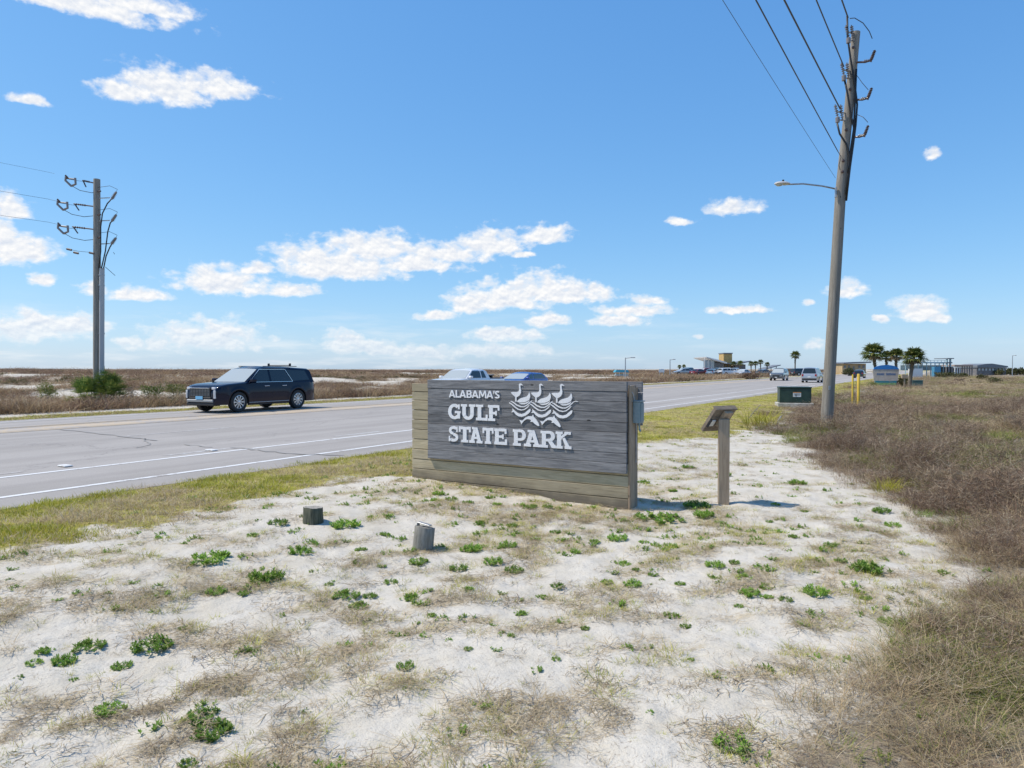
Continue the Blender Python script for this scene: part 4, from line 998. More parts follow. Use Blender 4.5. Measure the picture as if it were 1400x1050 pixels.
        for x0 in (f - 1.62 + .02, xc1, xr + .50):
            for sgn in (1, -1):
                mb = MB(); pts = [(x0 + (.25 * max(0, (.62 - z)) if x0 == xr + .50 else 0), sgn * (yside(x0, z) + .0015), z) for z in (.40, .55, .7, .85, 1.0, 1.06)]
                for p_, q_ in zip(pts, pts[1:]):
                    mb.add([(p_[0] - .004, p_[1], p_[2]), (p_[0] + .004, p_[1], p_[2]), (q_[0] + .004, q_[1], q_[2]), (q_[0] - .004, q_[1], q_[2])], [(0, 1, 2, 3)])
                mb.build('door_gap', M_UNDER, root)
        for xh in (xc1 + .24, xr + .74):
            for sgn in (1, -1): ys = yside(xh, .97); MB().box(xh - .12, xh + .12, sgn * ys - .015, sgn * ys + .028, .945, .975, ch=.008).build('door_handle', M_CHROME, root)
    else:
        patch('grille', f - .06, f + .02, -.45, .45, .55, .55 + .22, M_UNDER, .01)
        patch('headlight', f - .16, f - .0, hwf - .24, hwf + .02, .62, .75, M_HEAD, .02, True)
        patch('bumper', f - .2, f + .03, -hwf + .03, hwf - .03, .30, .48, M_UNDER if kind != 'sedan' else body, .03)
        patch('number_plate', f + .03, f + .036, -.15, .15, .42, .52, M_STICKER)
    patch('mirror', xa(belt) - .26, xa(belt) - .04, yb + .03, yb + .24, belt + .0, belt + .16, body, .04, True)
    # the rear
    hb = hwx(b)
    patch('rear_bumper', b - .04, b + .25, -hb + .02, hb - .02, .30, .52, M_UNDER, .03)
    patch('tail_light', b - .012, b + .2, hb - .20, hb + .005, .74, .96 if kind != 'van' else 1.0, M_TAIL, .02, True)
    patch('number_plate', b - .02, b - .006, -.16, .16, .62, .74, M_STICKER)
    if kind == 'pickup':
        patch('bed_cover', b + .06, b + 1.72, -hw + .14, hw - .14, 1.06, 1.115, M_UNDER, .02)
        patch('tailgate', b - .015, b + .04, -hb + .05, hb - .05, .55, 1.03, body, .02)
    return root
HDG_ON = math.atan2(-CT, -ST)        # heading of oncoming traffic (towards us)
HDG_AW = math.atan2(CT, ST)
def place(root, x, y, z, h): root.location = (x, y, z); root.rotation_euler = (0, 0, h); return root
P_NAVY = paint('navy_black_paint', (.002, .005, .020), .0, .15); MATS['navy_black_paint'].node_tree.nodes['Principled BSDF'].inputs['Specular IOR Level'].default_value = .28; MATS['navy_black_paint'].node_tree.nodes['Principled BSDF'].inputs['Roughness'].default_value = .16
P_WHITE = paint('white_paint', (.72, .73, .74), 0); P_BLUE = paint('mid_blue_paint', (.03, .07, .30))
P_SILVER = paint('silver_paint', (.42, .43, .45), .5); P_GREY = paint('grey_paint', (.12, .125, .13), .4); P_BLACK = paint('black_paint', (.015, .015, .018)); P_RED = paint('dull_red_paint', (.25, .03, .03)); P_TEAL = paint('dark_teal_paint', (.03, .09, .10)); P_GOLD = paint('pale_blue_paint', (.25, .34, .42))
def pt(m): return m
# near navy SUV: front and rear nearside wheels stand at (-10.29, 26.39) and (-8.88, 29.08)
suv = make_car('suv_car', P_NAVY, 5.0, 1.97, 1.70, 'suv', True)
fw, rw = Vector((-10.25, 26.45)), Vector((-8.85, 29.12)); dv = (fw - rw).normalized(); hd = math.atan2(dv.y, dv.x)
left = Vector((-dv.y, dv.x)); mid = (fw + rw) / 2 - left * .87 + dv * (-.0)
place(suv, mid.x - dv.x * .07, mid.y - dv.y * .07, RZ + .004, hd); tag(suv, 'shiny dark navy SUV with silver wheels driving left along the road', 'car')
pk = make_car('pickup_truck', P_WHITE, 5.5, 1.9, 1.62, 'pickup', True)
x, y = xy(22.7, 0); 
def on_lane(l, Yd):   # point on the lane at lateral l with forward distance Yd
    a = (Yd - l * ST) / CT; X = xy(l, a); return X
x, y = on_lane(23.0, 40.6); place(pk, x, y, RZ + .004, HDG_ON); tag(pk, 'white pickup truck with dark bed cover just behind the park sign', 'pickup truck')
# roll of cargo above the bed
o = MB().box(-2.1, -.95, -.55, .45, 1.22, 1.30, ch=.02).build('cargo_board', P_GREY); o.location = pk.location; o.rotation_euler = pk.rotation_euler; tag(o, 'dark flat load lying on the white pickup bed behind the cab', 'cargo')
o2 = MB().box(-2.0, -1.9, -.5, .4, 1.118, 1.218).add(*(lambda m: (m.v, m.f))(MB().box(-1.15, -1.05, -.5, .4, 1.118, 1.218))).build('spacer', M_UNDER, o)
bl = make_car('hatchback_car', P_BLUE, 4.4, 1.8, 1.40, 'hatch', True, glass=M_GLASSP)
x, y = on_lane(23.0, 45.9); place(bl, x, y, RZ + .004, HDG_ON); tag(bl, 'blue hatchback following close behind the white pickup', 'car')
c = make_car('suv_car', P_GREY, 4.7, 1.9, 1.72, 'suv', False); x, y = on_lane(19.0, 100); place(c, x, y, RZ + .004, HDG_ON); tag(c, 'grey SUV coming along the far stretch of road left of the leaning pole', 'car')
c = make_car('minivan_car', P_SILVER, 4.9, 1.95, 1.80, 'van', False); x, y = on_lane(12.9, 86); place(c, x, y, RZ + .004, HDG_AW); tag(c, 'silver minivan driving away with its dark rear window towards us', 'minivan')
c = make_car('sedan_car', P_BLACK, 4.6, 1.8, 1.45, 'sedan', False); x, y = on_lane(11.9, 128); place(c, x, y, RZ + .004, HDG_AW); tag(c, 'small dark car on the road seen between the two yellow posts', 'car')
c = make_car('suv_car', P_WHITE, 4.8, 1.9, 1.75, 'suv', False); x, y = on_lane(11.2, 190); place(c, x, y, RZ + .004, HDG_AW); tag(c, 'tiny white car at the far end of the road left of the palms', 'car')
# parking area across the road: cars parked nose-in
lot = [(934, 'sedan', P_SILVER, 'pale silver car, leftmost of the cars parked below the pavilion', 0), (943, 'suv', P_TEAL, 'dark teal car beside the leftmost silver parked car', 1), (956, 'sedan', P_RED, 'dull red car parked left of the pavilion wall', 0),
       (963, 'suv', P_RED, 'maroon SUV parked in front of the pavilion wall', 1), (974, 'sedan', P_GOLD, 'pale blue-grey car parked below the dark pavilion wall', 0), (983, 'suv', P_BLACK, 'black SUV parked just right of the dark pavilion wall', 1),
       (989, 'sedan', P_BLACK, 'black sedan parked below the golden tower', 0), (996, 'suv', P_WHITE, 'white SUV parked below the golden tower', 0), (1006, 'suv', P_SILVER, 'silver SUV parked right of the golden tower', 1), (1015, 'sedan', P_WHITE, 'white car parked left of the small palms by the lot', 0),
       (1045, 'sedan', P_GREY, 'dark grey car parked beyond the oncoming SUV', 0), (1095, 'suv', P_BLACK, 'black SUV parked beside the road behind the minivan', 1)]
for i, (px, kd, pn, lab, dd) in enumerate(lot):
    Yd = 150 + 7 * dd; X = (px - 700) / F_PX * Yd
    c = make_car({'suv': 'suv_car', 'sedan': 'sedan_car'}[kd], pn, 4.6, 1.85, 1.7 if kd == 'suv' else 1.45, kd, False)
    place(c, X, Yd, tz(X, Yd) + .12, R(20 + (i * 37) % 50 - 10 + (180 if i % 3 == 0 else 0))); tag(c, lab, 'car', 'cars parked near the pavilion')

# ------------------------------------------------------------------ buildings
B_WHITE = mat('white_render', (.68, .68, .68), .7, fn=flat_noise((.6, .6, .6), (.72, .72, .72), .6)); B_DARK = mat('hazy_dark_slatted_wall', (.10, .09, .10), .8, fn=flat_noise((.14, .135, .14), (.21, .20, .20), 2))  # dark wall tone lifted, distance haze put into its colour
B_GOLD = mat('golden_brick', (.42, .28, .10), .8, fn=flat_noise((.36, .24, .09), (.5, .34, .13), 1.5)); B_TAN = mat('tan_wall', (.46, .33, .19), .8, fn=flat_noise((.4, .3, .17), (.52, .38, .22), .7)); B_ROOF = mat('hazy_grey_roof', (.17, .185, .205), .6)  # roof grey lightened and blued to paint in distance haze
B_ROOFT = mat('light_brown_roof', (.36, .28, .24), .8); B_BLUEG = mat('pale_blue_rail', (.30, .44, .50), .5); B_BLUE = mat('blue_panel', (.08, .28, .45), .6); B_GLASSP = mat('pale_glass', (.35, .42, .46), .1, spec=.8); B_TEAL = mat('blue_canopy_cloth', (.05, .30, .42), .7)
def bld(name, px, py, Yd, label, cat='building', rz=0.0):
    X = (px - 700) / F_PX * Yd; r = empty(name, (X, Yd, min(tz(X, Yd), 1.0)), R(rz)); tag(r, label, cat); return r, Yd / F_PX
def zz(py, s, r): return CAM_H + (504.5 - py) * s - r.location.z
r, s = bld('pavilion', 985, 505, 265, 'white-roofed beach pavilion with golden tower across the parking area')
X = lambda px: (px - 985) * s
fn = lambda a, b_, d: (a, d, b_)
MB().prism([(X(956.5), zz(488.3, s, r)), (X(956.8), zz(489.6, s, r)), (X(984), zz(497.5, s, r)), (X(984), zz(495.6, s, r)), (X(970), zz(491.5, s, r))], -9, 9, fn).build('roof', B_WHITE, r)
MB().box(X(969), X(981.5), -7, 7, -1, zz(497, s, r)).build('dark_wall', B_DARK, r)
for i in range(6): MB().box(X(969.6 + 2 * i), X(970.4 + 2 * i), -7.25, -7.02, -1, zz(496.5, s, r)).build('wall_fin', B_ROOF, r)
MB().box(X(954), X(968.8), -6, 6, -1, zz(503.5, s, r)).build('low_wall', B_WHITE, r)
for q_ in (955.5, 960, 964.5): MB().box(X(q_), X(q_ + .4), -8, -7.6, -1, zz(489.6 + (q_ - 956) * .28, s, r)).build('column', B_WHITE, r)
MB().box(X(954.6), X(968.6), -7.4, -7.3, zz(503, s, r), zz(492.6, s, r)).build('glazed_screen', B_GLASSP, r)
t = MB().box(X(985.8), X(997.6), -3, 3, -1, zz(483.8, s, r), ch=.15).build('tower', B_GOLD, r)
MB().box(X(985.3), X(998.1), -3.3, 3.3, zz(483.8, s, r) + .01, zz(482.6, s, r)).build('tower_cap', B_ROOF, r)
MB().prism([(X(984.2), zz(497.6, s, r)), (X(984.2), zz(496.4, s, r)), (X(1001), zz(496.6, s, r)), (X(1017), zz(493.4, s, r)), (X(1017), zz(494.6, s, r)), (X(1001), zz(498.2, s, r))], -8, 8, fn).build('side_roof', B_ROOF, r)
MB().box(X(998.2), X(1012), -6, 6, -1, zz(498.4, s, r)).build('side_wall', B_DARK, r)
for q_ in (986.6, 990, 993.6): MB().box(X(q_), X(q_ + 1.7), -3.12, -3.02, zz(505, s, r), zz(498.6, s, r)).build('window', B_ROOF, r)
MB().box(X(982), X(985.6), -4, 4, -1, zz(498, s, r)).build('entrance_wall', B_TAN, r)

r, s = bld('beach_house', 1158, 507, 225, 'low tan building with a dark overhanging roof behind the leaning pole'); X = lambda px: (px - 1158) * s
MB().box(X(1141.5), X(1173), -5, 5, -1.5, zz(497.2, s, r)).build('wall', B_TAN, r)
MB().prism([(X(1139.5), zz(497.3, s, r)), (X(1139.5), zz(496.3, s, r)), (X(1152), zz(495.1, s, r)), (X(1176), zz(494.6, s, r)), (X(1176), zz(496.4, s, r))], -7, 7, fn).build('roof', B_ROOF, r)
for q_ in (1143.5, 1149, 1163, 1168.5):
    w = MB().box(X(q_), X(q_ + 2.4), -5.12, -5.01, zz(503, s, r), zz(499.6, s, r)).build('window', B_ROOF, r); MB().box(X(q_ - .3), X(q_ + 2.7), -5.16, -5.125, zz(503.5, s, r), zz(503.1, s, r)).build('sill', B_WHITE, w)
MB().box(X(1155.4), X(1157.6), -5.12, -5.01, zz(508, s, r), zz(501, s, r)).build('door', B_ROOF, r)

r, s = bld('slanted_shelter', 1050, 507, 200, 'small dark shelter with a roof slanting up to the right by the parking area', 'shelter'); X = lambda px: (px - 1050) * s
MB().prism([(X(1041.5), zz(505.2, s, r)), (X(1041.5), zz(503.9, s, r)), (X(1062), zz(498.7, s, r)), (X(1062), zz(499.7, s, r))], -3, 3, fn).build('roof', B_ROOF, r)
for q_, z_ in ((1043.5, 504.2), (1049, 502.8), (1056, 501.0)): MB().box(X(q_), X(q_ + .7), -2.8, -2.6, -1, zz(z_, s, r)).build('post', B_DARK, r)
MB().box(X(1043), X(1054), 1.5, 2, -1, zz(505.5, s, r)).build('rear_wall', B_TAN, r)
r, s = bld('kiosk', 1077, 509, 190, 'tiny pale kiosk left of the lone tall palm', 'kiosk'); X = lambda px: (px - 1077) * s
MB().box(X(1070), X(1084), -2, 2, -1, zz(505.6, s, r)).build('wall', B_TAN, r); MB().box(X(1068.8), X(1085.2), -2.6, 2.6, zz(505.6, s, r) + .01, zz(503.6, s, r), ch=.08).build('roof', B_ROOFT, r)
for q_ in (1072, 1076, 1080): MB().box(X(q_), X(q_ + 2), -2.1, -2.01, zz(508, s, r), zz(506.4, s, r)).build('window', B_ROOF, r)
r, s = bld('low_building', 1097, 509, 230, 'long low dark blue-grey building behind the lone tall palm'); X = lambda px: (px - 1097) * s
MB().box(X(1086), X(1122), -3, 3, -1, zz(507.2, s, r)).build('wall', B_DARK, r); MB().prism([(X(1085), zz(507.2, s, r) + .01), (X(1088), zz(505.6, s, r)), (X(1120), zz(505.2, s, r)), (X(1124), zz(507.2, s, r) + .01)], -4, 4, fn).build('roof', B_ROOF, r)

r, s = bld('beach_boardwalk', 1262, 508, 150, 'raised pale walkway with railings and stair tower right of the palms', 'walkway'); X = lambda px: (px - 1262) * s
MB().box(X(1232), X(1288), -1.5, 1.5, zz(496.6, s, r), zz(495.2, s, r)).build('deck', B_BLUEG, r)
for k in range(10): MB().box(X(1233 + 5.7 * k), X(1233.6 + 5.7 * k), -1.4, -1.2, -1, zz(496.7, s, r)).build('support', B_BLUEG, r)
for k in range(12): MB().box(X(1233 + 4.8 * k), X(1233.35 + 4.8 * k), -1.48, -1.4, zz(495.1, s, r), zz(492.9, s, r)).build('rail_post', B_BLUEG, r)
MB().box(X(1232.5), X(1287), -1.48, -1.4, zz(493.1, s, r), zz(492.7, s, r)).build('handrail', B_BLUEG, r)
MB().box(X(1232), X(1288), .2, .5, zz(506.5, s, r), zz(499.3, s, r)).build('glass_wall', B_GLASSP, r)
MB().box(X(1286), X(1294.6), -2.4, 2.4, zz(490.9, s, r), zz(489.7, s, r)).build('tower_roof', B_ROOF, r)
for q_ in (1287, 1291.5): MB().box(X(q_), X(q_ + 1.3), -1.9, -1.5, -1, zz(490.9, s, r)).build('tower_post', B_BLUEG, r)
MB().box(X(1286), X(1294), -2, 2, zz(496.8, s, r), zz(495.2, s, r)).build('tower_deck', B_ROOF, r)
MB().box(X(1286.5), X(1296), -1.9, 2, -1, zz(501.5, s, r)).build('tower_base', B_TEAL if False else B_DARK, r)
MB().box(X(1267.5), X(1276), -2.6, -1.6, -1, zz(501.4, s, r)).build('blue_screen', B_BLUE, r)
MB().box(X(1236), X(1252), -2.6, -1.6, -1, zz(503.8, s, r)).build('white_screen', B_WHITE, r)
r, s = bld('open_shelter', 1308, 509, 165, 'open-sided shelter with a light brown roof right of the stair tower', 'shelter'); X = lambda px: (px - 1308) * s
MB().box(X(1295.5), X(1321), -2.5, 2.5, zz(501, s, r), zz(498.6, s, r), ch=.08).build('roof', B_ROOFT, r)
for k in range(8): MB().box(X(1297 + 3.3 * k), X(1297.9 + 3.3 * k), -2.3, -2.1, -1, zz(501.1, s, r)).build('post', B_WHITE if k < 3 else B_DARK, r)
MB().box(X(1296), X(1320), 1.6, 2, -1, zz(503, s, r)).build('rear_wall', B_DARK, r)
r, s = bld('long_hall', 1342, 509, 210, 'long dark-roofed hall beyond the scrub at the right'); X = lambda px: (px - 1342) * s
MB().prism([(X(1321), zz(502.6, s, r)), (X(1321), zz(499.6, s, r)), (X(1333), zz(497.6, s, r)), (X(1341), zz(497.2, s, r)), (X(1362), zz(500.6, s, r)), (X(1362), zz(502.6, s, r))], -5, 5, fn).build('roof', B_ROOF, r)
MB().box(X(1322), X(1361), -4.4, 4.4, -1, zz(502.7, s, r)).build('wall', B_DARK, r)
for k in range(8): MB().box(X(1324 + 4.6 * k), X(1326.4 + 4.6 * k), -4.55, -4.41, zz(506.6, s, r), zz(503.6, s, r)).build('window', B_GLASSP, r)
r, s = bld('blue_canopy', 849, 512, 118, 'small blue and white canopy on the dunes behind the park sign', 'canopy'); X = lambda px: (px - 849) * s; r.location.z = min(r.location.z, CAM_H + (504.5 - 514) * s)
MB().prism([(X(839.5), zz(509, s, r)), (X(841.5), zz(505.6, s, r)), (X(857), zz(505.6, s, r)), (X(858.5), zz(509, s, r))], -1.2, 1.2, fn).build('cover', B_TEAL, r)
for q_ in (840.5, 845.5, 851, 857): MB().box(X(q_), X(q_ + .5), -1.1, -1.0, -.5, zz(509, s, r)).build('post', B_WHITE, r)
MB().box(X(841), X(857), -.8, .8, .2, zz(511.5, s, r)).build('cabinet', B_BLUEG, r)

def lamp_post(px, ptop, Yd, label, arm):
    X = (px - 700) / F_PX * Yd; r = empty('lamp_post', (X, Yd, min(tz(X, Yd), 1.0))); tag(r, label, 'lamp post', 'distant lamp posts'); s = Yd / F_PX; h = CAM_H + (504.5 - ptop) * s - r.location.z
    MB().tube([(0, 0, -.3), (0, 0, h)], [.11, .07], 8).build('pole', M_UPOLE if arm == 0 else M_STEEL, r)
    MB().tube([(0, 0, h - .1), (.9 * (arm or .6), 0, h)], .05, 6).build('arm', M_STEEL, r)
    MB().box(.7 * (arm or .6), 1.5 * (arm or .6), -.2, .2, h - .06, h + .1, ch=.03).build('lamp_head', M_LAMP, r) if arm >= 0 else MB().box(-1.5, -.7, -.2, .2, h - .06, h + .1).build('lamp_head', M_LAMP, r)
lamp_post(855, 489, 110, 'thin grey lamp post rising above the blue canopy', 1)
lamp_post(916, 491.5, 140, 'thin lamp post on the dunes left of the parked cars', .7)
lamp_post(1384, 486, 180, 'thin lamp post above the trees at the far right', .6)
X_ = (904.5 - 700) / F_PX * 130; r = empty('small_sign', (X_, 130, tz(X_, 130))); tag(r, 'tiny white sign on two posts on the dunes left of the parked cars', 'sign')
MB().box(-.5, .5, -.04, .04, .9, 1.5).build('face_panel', B_WHITE, r); MB().box(-.4, -.33, -.05, .05, -.3, .898).build('leg', M_STEEL, r); MB().box(.33, .4, -.05, .05, -.3, .898).build('leg', M_STEEL, r)
for px, Yd, lab in ((1155.5, 150, 'small white delineator post on the far verge right of the leaning pole'),):
    pass

# ------------------------------------------------------------------ vegetation
def veg_mat(name, a, b_, c, rough=.8):
    def fn(nt, b):
        at = nt.nodes.new('ShaderNodeAttribute'); at.attribute_name = 'tint'; oi = nt.nodes.new('ShaderNodeObjectInfo')
        t = mth(nt, 'FRACT', mth(nt, 'ADD', at.outputs['Fac'], mth(nt, 'MULTIPLY', oi.outputs['Random'], 3.7)))
        k = mixc(nt, t, a, b_); k = mixc(nt, ramp(nt, mth(nt, 'FRACT', mth(nt, 'MULTIPLY', at.outputs['Fac'], 7.3)), .72, .95), k, c)
        v = mth(nt, 'ADD', mth(nt, 'MULTIPLY', oi.outputs['Random'], .5), .75)
        k = mixc(nt, 1.0, k, nd(nt, 'ShaderNodeCombineColor', ins={0: v, 1: v, 2: v}).outputs[0], 'MULTIPLY')
        nt.links.new(k, b.inputs['Base Color'])
        tr = nt.nodes.new('ShaderNodeBsdfTranslucent'); nt.links.new(k, tr.inputs[0])
        mx = nd(nt, 'ShaderNodeMixShader', ins={0: .22, 1: b.outputs[0], 2: tr.outputs[0]})
        nt.links.new(mx.outputs[0], nt.nodes['Material Output'].inputs[0])
    return mat(name, a, rough, spec=.2, fn=fn)
V_LAWN = veg_mat('lawn_green', (.29, .31, .025), (.44, .40, .045), (.56, .46, .15)); V_TAN = veg_mat('dry_tan_grass', (.46, .36, .21), (.37, .28, .16), (.58, .50, .34))
V_OLIVE = veg_mat('olive_grass', (.42, .40, .07), (.28, .33, .045), (.56, .48, .19))
V_SCRUB = veg_mat('brown_scrub', (.24, .168, .106), (.37, .275, .178), (.60, .50, .36)); V_SCRUB2 = veg_mat('purple_brown_scrub', (.145, .092, .064), (.235, .16, .115), (.46, .37, .27))
V_SCRUBG = veg_mat('green_scrub', (.16, .21, .045), (.26, .28, .07), (.36, .31, .13)); V_DUNE = veg_mat('dune_grass', (.38, .28, .17), (.27, .19, .125), (.45, .36, .22))
V_DUNE2 = veg_mat('dark_dune_scrub', (.17, .105, .075), (.25, .165, .12), (.15, .13, .065)); V_LEAF = veg_mat('fleshy_green_leaf', (.12, .25, .032), (.22, .36, .05), (.36, .42, .10), .5)
V_LITTER = veg_mat('dry_plant_litter', (.36, .28, .17), (.48, .40, .26), (.22, .165, .12)); V_PALM = veg_mat('palm_frond', (.06, .095, .022), (.13, .155, .04), (.30, .28, .08), .55)
V_PALMD = veg_mat('dead_palm_frond', (.22, .17, .10), (.15, .115, .07), (.3, .25, .17)); V_DARK = veg_mat('dark_shrub_leaf', (.06, .075, .03), (.12, .12, .05), (.17, .14, .08)); V_YUC = veg_mat('palmetto_blade', (.08, .14, .03), (.18, .24, .05), (.40, .42, .10), .5)

class VB:     # fast builder for blades and leaves
    def __init__(s, seed): s.V = []; s.F = []; s.T = []; s.r = random.Random(seed)
    def strip(s, pts, widths, side, tint, fold=0.0):
        b = len(s.V)
        for p, w in zip(pts, widths):
            s.V.append(p - side * w * .5); s.V.append(p + side * w * .5); s.T += [tint, tint]
        for i in range(len(pts) - 1): k = b + 2 * i; s.F.append((k, k + 1, k + 3, k + 2))
    def blade(s, base, az, h, lean, w, curve=.5, seg=3, tint=None, tw=None):
        d = Vector((math.cos(az), math.sin(az), 0)); side = Vector((-d.y, d.x, 0))
        if tw: side = (side + Vector((0, 0, tw))).normalized()
        pts = []; ws = []
        for i in range(seg + 1):
            t = i / seg; pts.append(base + d * (lean * (t + curve * t * t)) + Vector((0, 0, h * (t - .35 * curve * t * t)))); ws.append(w * (1 - t * .85) if i else w * .8)
        s.strip(pts, ws, side, s.r.random() if tint is None else tint); return pts
    def leaf(s, base, d, up, L, w, tint):
        side = d.cross(up).normalized(); b = len(s.V)
        s.V += [base, base + d * L * .45 + side * w * .5 + up * L * .10, base + d * L + up * L * .12, base + d * L * .45 - side * w * .5 + up * L * .10, base + d * L * .5 + up * L * .0]
        s.T += [tint] * 5; s.F += [(b, b + 1, b + 4), (b + 1, b + 2, b + 4), (b + 2, b + 3, b + 4), (b + 3, b, b + 4)]
    def mesh(s, name, m):
        me = bpy.data.meshes.new(name); me.from_pydata([tuple(v) for v in s.V], [], s.F); me.materials.append(m)
        at = me.attributes.new('tint', 'FLOAT', 'POINT'); at.data.foreach_set('value', s.T); me.update(); return me
def clump_grass(name, m, seed, n, rad, h0, h1, w, lean=.6, curve=.5, seg=3):
    b = VB(seed); r = b.r
    for _ in range(n):
        q = rad * math.sqrt(r.random()); a = r.uniform(0, 6.283); h = r.uniform(h0, h1); az = a + r.uniform(-1.4, 1.4)
        b.blade(Vector((q * math.cos(a), q * math.sin(a), -.01)), az, h, h * lean * r.uniform(.2, 1.3), w * r.uniform(.7, 1.3), curve, seg)
    return b.mesh(name, m)
def clump_scrub(name, m, seed, n, rad, h0, h1, w, nb=4):
    b = VB(seed); r = b.r
    for _ in range(n):
        q = rad * math.sqrt(r.random()); a = r.uniform(0, 6.283); h = r.uniform(h0, h1); az = r.uniform(0, 6.283); t = r.random()
        pts = b.blade(Vector((q * math.cos(a), q * math.sin(a), -.02)), az, h, h * r.uniform(.05, .8), w, r.uniform(-.3, .9), 4, t)
        for _k in range(nb):
            i = r.randint(1, 3); p = pts[i].lerp(pts[i + 1], r.random()); az2 = r.uniform(0, 6.283); L = h * r.uniform(.15, .42)
            d = Vector((math.cos(az2), math.sin(az2), r.uniform(-.2, 1.1))).normalized()
            sd_ = d.cross(Vector((r.uniform(-1, 1), r.uniform(-1, 1), .3))).normalized()
            b.strip([p, p + d * L * .55, p + d * L + Vector((0, 0, L * .15))], [w * .65, w * .5, w * .25], sd_, t)
    return b.mesh(name, m)
def clump_litter(name, seed, n, rad):
    b = VB(seed); r = b.r
    for _ in range(n):
        q = rad * math.sqrt(r.random()); a = r.uniform(0, 6.283); p = Vector((q * math.cos(a), q * math.sin(a), r.uniform(.002, .022))); az = r.uniform(0, 6.283); L = r.uniform(.025, .11)
        pts = [p]
        for i in range(3): az += r.uniform(-.7, .7); p = p + Vector((math.cos(az), math.sin(az), r.uniform(-.12, .2))) * L / 3; pts.append(p)
        w = r.uniform(.0015, .0045); b.strip(pts, [w, w, w * .8, w * .3], Vector((-math.sin(az), math.cos(az), r.uniform(-.5, .5))).normalized(), r.random())
    return b.mesh(name, V_LITTER)
def clump_leafy(name, m, seed, ns, rad, hh, L0, L1, lw=.42, per=9):
    b = VB(seed); r = b.r
    for _ in range(ns):
        q = rad * math.sqrt(r.random()); a = r.uniform(0, 6.283); base = Vector((q * math.cos(a), q * math.sin(a), -.01)); H_ = hh * r.uniform(.5, 1) * (1 - .5 * (q / rad) ** 2)
        tip = base + Vector((math.cos(a) * H_ * .5, math.sin(a) * H_ * .5, H_)); b.strip([base, tip], [.006, .004], Vector((-math.sin(a), math.cos(a), 0)), r.random())
        t0 = r.random()
        for k in range(per):
            t = .25 + .75 * k / per; p = base.lerp(tip, t); az = k * 2.4 + r.uniform(-.3, .3); L = r.uniform(L0, L1) * (1.15 - .45 * t)
            d = Vector((math.cos(az), math.sin(az), .25 + .9 * t * t)).normalized(); up = Vector((-d.x * .5, -d.y * .5, 1)).normalized()
            b.leaf(p, d, up, L, L * lw, t0 * .5 + r.random() * .5)
    return b.mesh(name, m)

def scatter(name, pts, meshes, label=None):
    """pts: list of (x, y, z, rotz, tiltx, tilty, scale, scale_z, idx)."""
    vc = bpy.data.collections.new(name + '_kinds')
    for i, me in enumerate(meshes): o = bpy.data.objects.new('%s_%02d' % (me.name, i), me); vc.objects.link(o); o.name = 'k%02d_%s' % (i, me.name)
    P = np.array(pts, 'f'); me = bpy.data.meshes.new(name); me.vertices.add(len(P)); me.vertices.foreach_set('co', P[:, :3].ravel())
    def at(n, t, v): a_ = me.attributes.new(n, t, 'POINT'); a_.data.foreach_set('vector' if t == 'FLOAT_VECTOR' else 'value', v)
    at('rot', 'FLOAT_VECTOR', P[:, [4, 5, 3]].ravel()); at('scl', 'FLOAT_VECTOR', P[:, [6, 6, 7]].ravel()); at('idx', 'INT', P[:, 8].astype('i'))
    me.update(); o = bpy.data.objects.new(name, me); col.objects.link(o)
    ng = bpy.data.node_groups.new(name + '_nodes', 'GeometryNodeTree'); ng.is_modifier = True
    ng.interface.new_socket('Geometry', in_out='INPUT', socket_type='NodeSocketGeometry'); ng.interface.new_socket('Geometry', in_out='OUTPUT', socket_type='NodeSocketGeometry')
    gi = ng.nodes.new('NodeGroupInput'); go = ng.nodes.new('NodeGroupOutput'); ip = ng.nodes.new('GeometryNodeInstanceOnPoints'); ci = ng.nodes.new('GeometryNodeCollectionInfo')
    ci.inputs['Collection'].default_value = vc; ci.inputs['Separate Children'].default_value = True; ci.inputs['Reset Children'].default_value = True
    def na(n, t): a_ = ng.nodes.new('GeometryNodeInputNamedAttribute'); a_.data_type = t; a_.inputs[0].default_value = n; return next(q for q in a_.outputs if q.enabled)
    L = ng.links.new; L(gi.outputs[0], ip.inputs['Points']); L(ci.outputs[0], ip.inputs['Instance']); ip.inputs['Pick Instance'].default_value = True
    e = ng.nodes.new('FunctionNodeEulerToRotation'); L(na('rot', 'FLOAT_VECTOR'), e.inputs[0]); L(e.outputs[0], ip.inputs['Rotation'])
    L(na('scl', 'FLOAT_VECTOR'), ip.inputs['Scale']); L(na('idx', 'INT'), ip.inputs['Instance Index']); L(ip.outputs[0], go.inputs[0])
    md = o.modifiers.new('scatter', 'NODES'); md.node_group = ng
    tag(o, kind='stuff', label=label); return o
def wedge(n, a0, a1, r0, r1, p=1.3):       # density falls as r^-p
    u = rng.random(n); k = 2 - p; r = (r0 ** k + u * (r1 ** k - r0 ** k)) ** (1 / k); a = np.radians(a0 + (a1 - a0) * rng.random(n))
    return r * np.sin(a), r * np.cos(a), r
def mk(x, y, s, sz, idx, tilt=.1, dz=0.0):
    n = len(x); z = terrain(x, y) + dz
    return np.stack([x, y, z, rng.random(n) * 6.283, (rng.random(n) - .5) * 2 * tilt, (rng.random(n) - .5) * 2 * tilt, s, sz, idx], 1)

